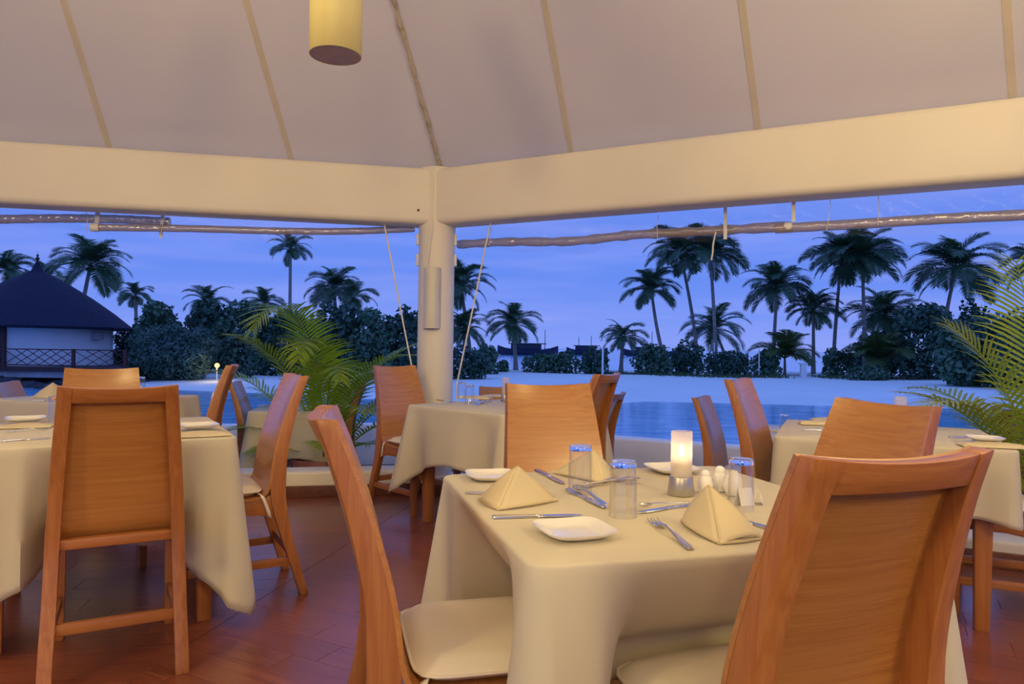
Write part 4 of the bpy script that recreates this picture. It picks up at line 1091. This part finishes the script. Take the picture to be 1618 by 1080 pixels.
def bush(x0, x1, ytop, ybase, d, label, seed, mt='bush_dark', size=.34, dens=1.0, feather=False, cat='tree', depth=None):
    """a broadleaf shrub or tree filling a pixel box at distance d, made of overlapping leaf mounds"""
    rnd = random.Random(seed); a = at_d(x0, ybase, d); b = at_d(x1, ytop, d); wd = b.x - a.x; cx = (a.x + b.x) / 2; g = sand_z(cx, d) ; ht = b.z - g; dp = depth or max(1.2, min(wd * .35, 3.5))
    root = thing('broadleaf_tree' if cat == 'tree' else 'low_shrub', label, cat, (cx, d, g), 0, 'beach trees and shrubs')
    blobs = [(0, 0, ht * .42, wd * .42, dp, ht * .46)]
    nb = max(5, int(7 * dens))
    for i in range(nb):
        ux = rnd.uniform(-.36, .36); hz = ht * rnd.uniform(.35, .82) * (1 - .5 * abs(ux)); r = min(wd, ht * 1.4) * rnd.uniform(.15, .26)
        hz = min(hz, ht - r * .85); blobs.append((ux * wd, rnd.uniform(-.7, .3) * dp, max(hz, r * .8), r * 1.15, r, r * .9))
    for i in range(3): blobs.append(((i - 1) * wd * .3, -dp * .4, ht * .2, wd * .2, dp * .5, ht * .24))
    cnt = int(min(13000, max(900, wd * ht * 150 * dens * (.34 / size) ** 1.3)))
    foliage(blobs, min(16000, cnt * 2) if feather else cnt, size * .6 if feather else size, mt, seed, root, aspect=4.0 if feather else 1.5, hang=.3 if feather else 0)
    mb = MB(); mb.tube([(0, 0, -.1), (.1, 0, ht * .3), (-.1, .1, ht * .6)], [.14, .11, .06], 6); mb.build('trunk', 'bark', root)
    return root
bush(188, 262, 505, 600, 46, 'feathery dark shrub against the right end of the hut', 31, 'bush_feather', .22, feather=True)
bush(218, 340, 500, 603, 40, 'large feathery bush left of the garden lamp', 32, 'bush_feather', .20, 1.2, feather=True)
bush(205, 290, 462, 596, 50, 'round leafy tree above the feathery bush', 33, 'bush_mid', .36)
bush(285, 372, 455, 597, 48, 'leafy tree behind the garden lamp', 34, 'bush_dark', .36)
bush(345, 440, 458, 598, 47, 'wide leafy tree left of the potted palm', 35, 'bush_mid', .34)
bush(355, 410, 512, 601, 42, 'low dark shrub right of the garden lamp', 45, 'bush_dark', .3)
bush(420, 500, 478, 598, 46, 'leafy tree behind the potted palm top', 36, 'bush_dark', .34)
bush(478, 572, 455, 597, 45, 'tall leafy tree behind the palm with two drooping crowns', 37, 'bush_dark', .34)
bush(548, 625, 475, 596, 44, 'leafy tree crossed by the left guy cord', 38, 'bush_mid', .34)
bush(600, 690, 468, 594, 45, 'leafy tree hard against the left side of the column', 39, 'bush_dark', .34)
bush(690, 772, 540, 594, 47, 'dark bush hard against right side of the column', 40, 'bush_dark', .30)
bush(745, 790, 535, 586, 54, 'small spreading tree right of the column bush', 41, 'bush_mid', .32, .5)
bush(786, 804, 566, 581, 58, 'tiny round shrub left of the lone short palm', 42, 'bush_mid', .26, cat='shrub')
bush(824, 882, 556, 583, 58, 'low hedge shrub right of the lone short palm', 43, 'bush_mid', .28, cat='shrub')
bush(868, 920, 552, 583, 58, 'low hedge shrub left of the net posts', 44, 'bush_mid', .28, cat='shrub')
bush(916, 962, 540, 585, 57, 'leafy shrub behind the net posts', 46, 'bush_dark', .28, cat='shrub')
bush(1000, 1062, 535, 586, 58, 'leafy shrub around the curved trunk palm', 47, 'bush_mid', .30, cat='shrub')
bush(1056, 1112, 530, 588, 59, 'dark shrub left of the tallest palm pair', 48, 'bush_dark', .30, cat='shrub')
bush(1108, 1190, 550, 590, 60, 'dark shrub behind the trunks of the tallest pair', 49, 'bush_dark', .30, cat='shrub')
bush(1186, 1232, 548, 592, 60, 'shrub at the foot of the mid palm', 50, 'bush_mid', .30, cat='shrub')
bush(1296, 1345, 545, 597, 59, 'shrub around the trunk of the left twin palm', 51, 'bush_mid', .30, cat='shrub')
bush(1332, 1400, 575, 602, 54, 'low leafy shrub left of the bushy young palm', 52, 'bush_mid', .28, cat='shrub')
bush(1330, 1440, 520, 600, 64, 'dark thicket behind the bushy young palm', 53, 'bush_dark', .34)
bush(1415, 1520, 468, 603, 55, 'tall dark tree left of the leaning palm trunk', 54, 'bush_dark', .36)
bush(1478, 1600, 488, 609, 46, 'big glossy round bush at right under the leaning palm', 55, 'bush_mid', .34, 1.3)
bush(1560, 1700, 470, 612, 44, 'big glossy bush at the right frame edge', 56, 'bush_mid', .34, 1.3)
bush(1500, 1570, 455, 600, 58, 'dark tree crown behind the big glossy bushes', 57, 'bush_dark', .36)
# beach grass line
rg = np.random.default_rng(7); vs = []; fs = []
for i in range(2600):
    x = rg.uniform(6, 36); y = 58 - .11 * (x - 6) + rg.normal() * 1.0
    if abs(x - 22.8) < 1.2: continue
    z = sand_z(x, y); hgt = rg.uniform(.12, .35); a = rg.uniform(0, 6.28); c = len(vs)
    vs += [(x - .05 * math.cos(a), y - .05 * math.sin(a), z - .02), (x + .05 * math.cos(a), y + .05 * math.sin(a), z - .02), (x + rg.normal() * .08, y + rg.normal() * .08, z + hgt)]; fs.append((c, c + 1, c + 2))
mb = MB(); mb.add(vs, fs); tag(mb.build('beach_grass', 'grass_blade', smooth=0, weld=False), 'strip of short grass along the edge of the sand', 'grass', kind='stuff')

# ------------------------------------------------------------------ hut on stilts
hd = 42.0; hc = at_d(57, 575, hd); HZ = hc.z - .0
hut = thing('thatched_hut', 'white hut with dark thatched cone roof on stilts over water', 'hut', (hc.x, hd, 0))
def seg8(r, z, n=16): return [(r * math.cos(2 * PI * (k + .5) / n), r * math.sin(2 * PI * (k + .5) / n), z) for k in range(n)]
zw0 = HZ; zw1 = HZ + 2.35; zr = at_d(57, 425, hd).z; ze = at_d(57, 516, hd).z; zs = at_d(57, 396, hd).z
mb = MB(); mb.loft([seg8(3.95, zw0), seg8(3.95, zw1)]); mb.build('wall', 'hut_paint', hut, smooth=30)
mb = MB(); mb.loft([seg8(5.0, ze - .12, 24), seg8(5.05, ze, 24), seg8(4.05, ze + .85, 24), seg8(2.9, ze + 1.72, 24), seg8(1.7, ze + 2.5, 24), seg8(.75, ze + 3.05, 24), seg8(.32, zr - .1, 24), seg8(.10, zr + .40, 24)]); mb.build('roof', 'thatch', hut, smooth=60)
mb = MB(); mb.loft([seg8(4.95, ze - .14, 24), seg8(3.9, ze - .05, 24)], cap=False); mb.build('eave', 'hut_timber', hut, smooth=30)
mb = MB(); mb.lathe([(0, zr), (.1, zr + .3), (.05, zr + .5), (.12, zr + .62), (.04, zr + .75), (.08, zr + .85), (.02, zs - .3), (0, zs)], 10); mb.build('spire', 'hut_timber', hut)
mb = MB(); mb.box(-6.5, 7.8, -4.7, 4.7, zw0 - .22, zw0); mb.build('deck', 'hut_timber', hut, smooth=20)
mb = MB(); mb.box(-6.4, 7.4, -4.5, -4.25, zw0 - .55, zw0 - .22); mb.build('deck_beam', 'concrete', hut, smooth=0)
for k in range(6):
    for y_ in (-3.9, 0.0, 3.6):
        mb = MB(); mb.lathe([(.22, WZ - .6), (.22, zw0 - .22)], 10, (-5.6 + k * 2.45, y_, 0)); mb.build('stilt', 'concrete', hut)
# railing across the front, lattice of crossed bars
yr = -4.5; xs_ = [-4.2, -1.4, 1.3, 4.95, 7.65]
for x in xs_:
    mb = MB(); mb.box(x - .07, x + .07, yr - .07, yr + .07, zw0 - .1, zw0 + .98); mb.build('railing_post', 'hut_timber', hut, smooth=0)
for z in (zw0 + .93, zw0 + .10):
    mb = MB(); mb.box(-4.2, 7.65, yr - .05, yr + .05, z - .03, z + .03); mb.build('railing_rail', 'hut_timber', hut, smooth=0)
for x0, x1 in zip(xs_, xs_[1:]):
    nb = max(2, round((x1 - x0) / .62)); st = (x1 - x0) / nb
    for k in range(nb):
        for q, (sa, za, zb_) in enumerate(((k, .12, .90), (k, .90, .12))):
            a = x0 + sa * st; b_ = min(x1, a + st * (2 if k < nb - 1 else 1)); fz = (b_ - a) / (2 * st); ze2 = za + (zb_ - za) * fz
            mb = MB(); mb.bar((a, yr + .012 * q, zw0 + za), (b_, yr + .012 * q, zw0 + ze2), .03, .035, (0, 1, 0)); mb.build('lattice_bar', 'hut_timber', hut, smooth=0)
mb = MB(); mb.box(.25, .95, -4.0, -3.75, zw0, zw1 - .05); mb.build('door_frame', 'hut_timber', hut, smooth=0)
mb = MB(); mb.box(3.75, 4.25, -1.0, -.5, zw0 + 1.5, zw0 + 1.9); mb.build('air_conditioner', 'concrete', hut, bevel=.02)
# rock bank under the hut; dark stone colour also holds the shadow there
rb = thing('rock_bank', 'dark stony bank and painted-in shadow under the hut', 'rocks', (hc.x, hd + 3, WZ))
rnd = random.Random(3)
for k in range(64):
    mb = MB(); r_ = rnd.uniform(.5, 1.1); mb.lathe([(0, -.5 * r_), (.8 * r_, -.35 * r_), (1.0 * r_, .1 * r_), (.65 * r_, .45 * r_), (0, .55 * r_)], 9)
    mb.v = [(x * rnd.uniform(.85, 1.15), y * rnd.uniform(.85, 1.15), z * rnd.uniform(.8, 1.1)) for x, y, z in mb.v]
    o = mb.build('rock', 'shaded_stone', rb, smooth=30); ux = rnd.uniform(-7, 8.5); uy = rnd.uniform(-10.5, -1.0); o.location = (ux, uy, -.15 + .35 * (uy + 10) / 9); o.rotation_euler = (0, 0, rnd.uniform(0, 6))
# ------------------------------------------------------------------ beach things
def pole(x, y0, y1, d, label, r=.05):
    b = at_d(x, y1, d); t = at_d(x, y0, d); z = sand_z(b.x, b.y); mb = MB(); mb.lathe([(0, 0), (r, 0), (r, t.z - z), (r * .6, t.z - z + .05), (0, t.z - z + .05)], 10)
    o = mb.build('net_post', 'white_pole'); o.location = (b.x, b.y, z); tag(o, label, 'post', 'white posts on the beach')
pole(941, 552, 588, 57, 'thinner white post left of the thick one behind the framed chair'); pole(952, 551, 589, 52, 'thick white post just above the framed chair back', .07)
pole(1121, 545, 587, 60, 'white pole left of the straight palm trunk'); pole(1128, 542, 588, 60, 'white pole crossing the straight palm trunk')
pole(1181, 552, 590, 60, 'thin white pole left of the mid palm, first of two'); pole(1199, 552, 592, 59, 'thin white pole nearest the mid palm trunk')
b = at_d(1269, 597, 56); zb2 = sand_z(b.x, b.y); ht_ = at_d(1269, 573, 56).z - zb2
mp_ = thing('marker_pillar', 'short white pillar with flat cap on the sand', 'pillar', (b.x, b.y, zb2))
mb = MB(); mb.box(-.2, .2, -.2, .2, 0, ht_ - .1); mb.build('shaft', 'white_pole', mp_, bevel=.01)
mb = MB(); mb.box(-.3, .25, -.25, .25, ht_ - .1, ht_); mb.build('cap', 'white_pole', mp_, bevel=.01)
gp = at_d(343, 577, 38.5); zg = sand_z(gp.x, gp.y)
gl_ = thing('garden_lamp', 'glowing yellow globe garden lamp at the edge of left bushes', 'lamp', (gp.x, gp.y, zg))
mb = MB(); mb.lathe([(0, gp.z - zg - .13), (.09, gp.z - zg - .09), (.13, gp.z - zg), (.09, gp.z - zg + .09), (0, gp.z - zg + .13)], 16); mb.build('globe', 'globe', gl_, smooth=80)
mb = MB(); mb.lathe([(.03, 0), (.03, gp.z - zg - .11)], 8); mb.build('post', 'white_pole', gl_)
ld = bpy.data.lights.new('garden_light', 'POINT'); ld.energy = 30; ld.color = (1, .7, .2); ld.shadow_soft_size = .14
lo = bpy.data.objects.new('garden_light', ld); C.objects.link(lo); lo.parent = gl_; lo.location = (0, -.2, gp.z - zg)
# moored boats far out
def boat(x0, x1, y, d, label, hh, masts):
    a = at_d(x0, y, d); b = at_d(x1, y, d); L_ = b.x - a.x; r = thing('moored_boat', label, 'boat', ((a.x + b.x) / 2, d, WZ), 0, 'dark boats moored off the beach')
    mb = MB(); rings = []
    for k in range(9):
        t = -1 + k / 4; w_ = 2.2 * (1 - abs(t) ** 3) + .15; z0_ = -.3 + .5 * abs(t) ** 4; z1_ = hh * (.62 + .5 * abs(t) ** 3)
        rings.append([(t * L_ / 2, -w_ * .6, z0_), (t * L_ / 2, w_ * .6, z0_), (t * L_ / 2, w_, z1_), (t * L_ / 2, -w_, z1_)])
    mb.loft(rings); mb.build('hull', 'boat_dark', r, smooth=20)
    mb = MB(); mb.box(-L_ * .28, L_ * .22, -1.5, 1.5, hh * .6, hh * 1.25); mb.build('cabin', 'boat_dark', r, bevel=.1)
    mb = MB(); mb.box(-L_ * .32, L_ * .30, -1.8, 1.8, hh * 1.25, hh * 1.36); mb.build('canopy', 'boat_dark', r)
    for m_, mh in masts:
        mb = MB(); mb.lathe([(.12, hh * .6), (.08, mh)], 6, (m_ * L_, 0, 0)); mb.build('mast', 'boat_dark', r)
boat(786, 882, 553, 210, 'long dark boat behind the lone short palm', 2.6, [(-.05, 7.0), (.28, 7.5)])
boat(895, 960, 553, 240, 'dark boat behind the low hedge left of the net posts', 2.4, [(-.2, 6.0), (.1, 6.5)])
boat(985, 1075, 556, 230, 'dark boat seen between the shrubs of the curved palm', 2.2, [(.0, 8.0)])
